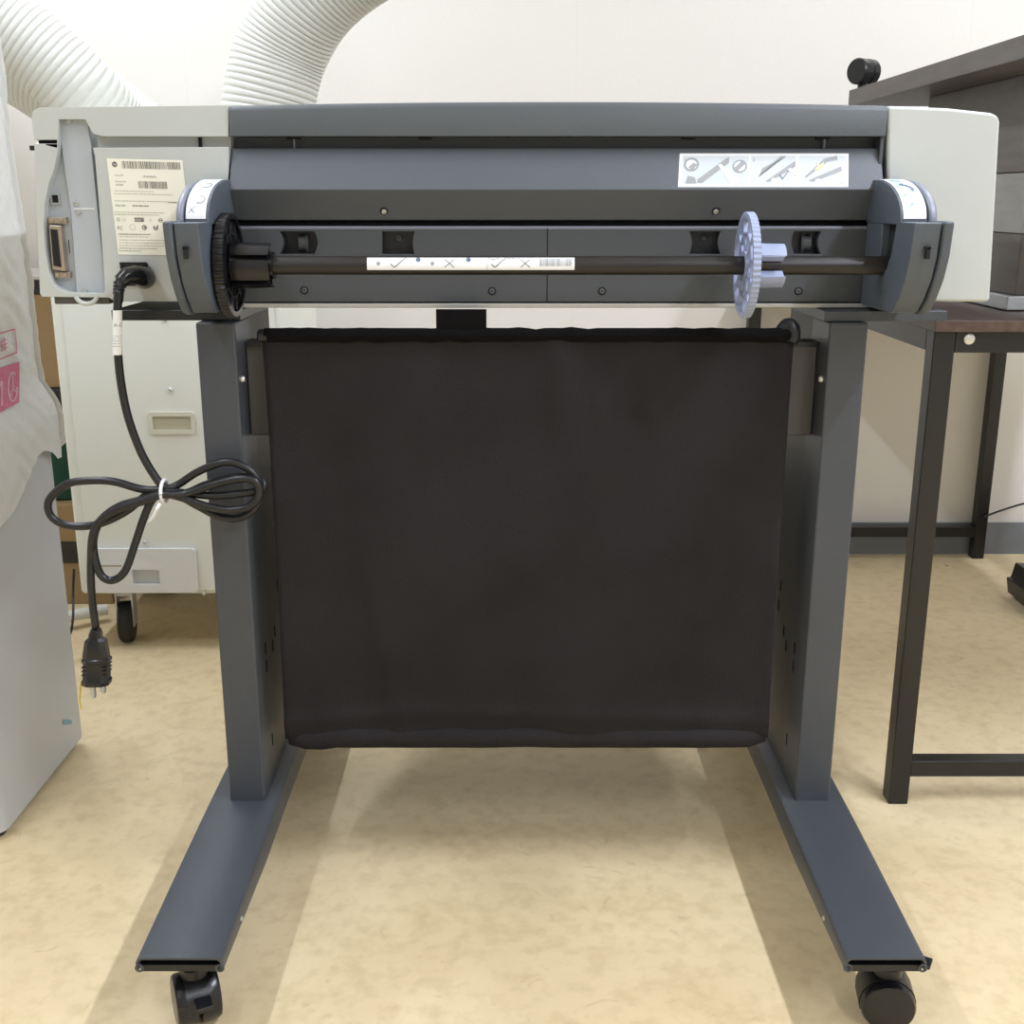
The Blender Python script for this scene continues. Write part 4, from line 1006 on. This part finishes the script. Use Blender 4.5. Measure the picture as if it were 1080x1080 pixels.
MB().box(DX+L_, DXR-L_, DY1-L_+.002, DY1-.002, .058, .084).build('stretcher', M_desk, dk, bevel=.001)
bolt('bolt', P(1022, 357.5, DY0), (0, -1, 0), .0075, dk, M_screw, .003, False)

# ================================================================== CABINET upside down on desk
CX = .736; CY0, CY1 = 1.69, 2.13; CZ0 = .7415; SZ = 1.072
cb = thing('upturned_cabinet', 'grey-brown wooden cabinet standing upside down on the desk, casters upward', 'cabinet', (1.0, 1.9, CZ0))
zA_, zB2 = .851, .937
MB().box(CX, 1.25, CY0, CY1, zB2, SZ).build('side_board', M_cabw, cb, bevel=.0015)
MB().box(CX+.001, 1.249, CY0+.001, CY1, zA_, zB2-.001).build('pale_panel', M_cabl, cb, bevel=.001)
MB().box(CX, 1.25, CY0, CY1, CZ0+.022, zA_-.001).build('lower_board', M_cabw, cb, bevel=.0015)
MB().box(CX-.012, 1.25, CY0-.004, CY1, CZ0+.0002, CZ0+.0215).build('plinth_rail', M_steel, cb, bevel=.002)
MB().box(.650, 1.32, 1.435, 2.33, SZ, SZ+.029).build('slab', M_cabw, cb, bevel=.001)
def top_caster(x, y, ang):
    z0 = SZ+.029; R_ = .0235; d = Vector((math.cos(ang), math.sin(ang), 0)); c = Vector((x, y, z0+.006+R_))
    o = MB(); o.cyl((x, y, z0), (x, y, z0+.012), .010, 14); o.lathe(c-d*.010, d, [(0, R_*.8), (0, R_*.93), (.02, R_*.93), (.02, R_*.8)], 24)
    o = o.build('caster', M_black, cb)
    for s_ in (-1, 1): MB().lathe(c+d*s_*.004, d*s_, [(0, R_*.93), (.001, R_), (.016, R_), (.019, R_*.9), (.019, .002)], 30).build('wheel', M_blackg, o)
top_caster(.664, 2.29, math.radians(215)); top_caster(1.28, 2.26, math.radians(160))

# ================================================================== bits at the right edge
mb = MB()
def kfn(u, v):
    a = 2*PI*u; r = .085*(1-.25*v)+.01*noise.noise(Vector((math.cos(a)*2, math.sin(a)*2, v*3)))
    return Vector((1.378+r*math.cos(a), 2.64+r*.8*math.sin(a), .001+.17*v+.012*noise.noise(Vector((u*9, v*2, 0)))*v))
mb.grid(kfn, 40, 16); mb.add([kfn(i/40, 0) for i in range(40)], [tuple(range(39, -1, -1))])
tag(mb.build('paper_bag', M_kraft, ang=40, solid=.001), 'crumpled brown paper bag on the floor by the wall', 'bag')
SH = .055
bk = thing('black_basket', 'small black basket with a wire handle on the floor under the desk', 'basket', (1.21, 2.42, 0))
def skew(z): return .012*z/.06
mb = MB(); mb.prism_y([(x+SH, z) for x, z in [(1.105, .012), (1.13, 0), (1.32, 0), (1.34, .012), (1.33, .07), (1.115, .085), (1.108, .05), (1.098, .05)]], 2.36, 2.52); mb.build('basket_body', M_black, bk, bevel=.003)
mb = MB(); mb.tube(catmull([(x+SH, y, z) for x, y, z in [(1.165, 2.37, .07), (1.17, 2.375, .13), (1.21, 2.38, .155), (1.25, 2.375, .13), (1.255, 2.37, .07)]], 8), .003, 8); mb.build('wire_handle', M_steel, bk)
tag(MB().tube(catmull([P(1038, 545, DY1-.045)+Vector((0, 0, 0)), P(1060, 537, DY1-.04), P(1090, 529, DY1-.03), P(1150, 520, DY1-.02)], 8), .0028, 8).build('wall_cable', M_black), 'thin dark cable running off to the right from the far desk leg', 'cable')
tag(MB().tube(catmull([P(984, 595.5, 2.77), P(992, 595, 2.77), P(1000, 597, 2.75)], 5), .001, 6).build('floor_thread', M_black), 'tiny dark thread on the floor near the far wall, left of the far desk leg', 'thread')

# ------------------------------------------------------------------ output look
SC.view_settings.view_transform = 'Standard'; SC.view_settings.look = 'None'
SC.view_settings.gamma = 1; SC.view_settings.exposure = 0.06; SC.view_settings.use_curve_mapping = False
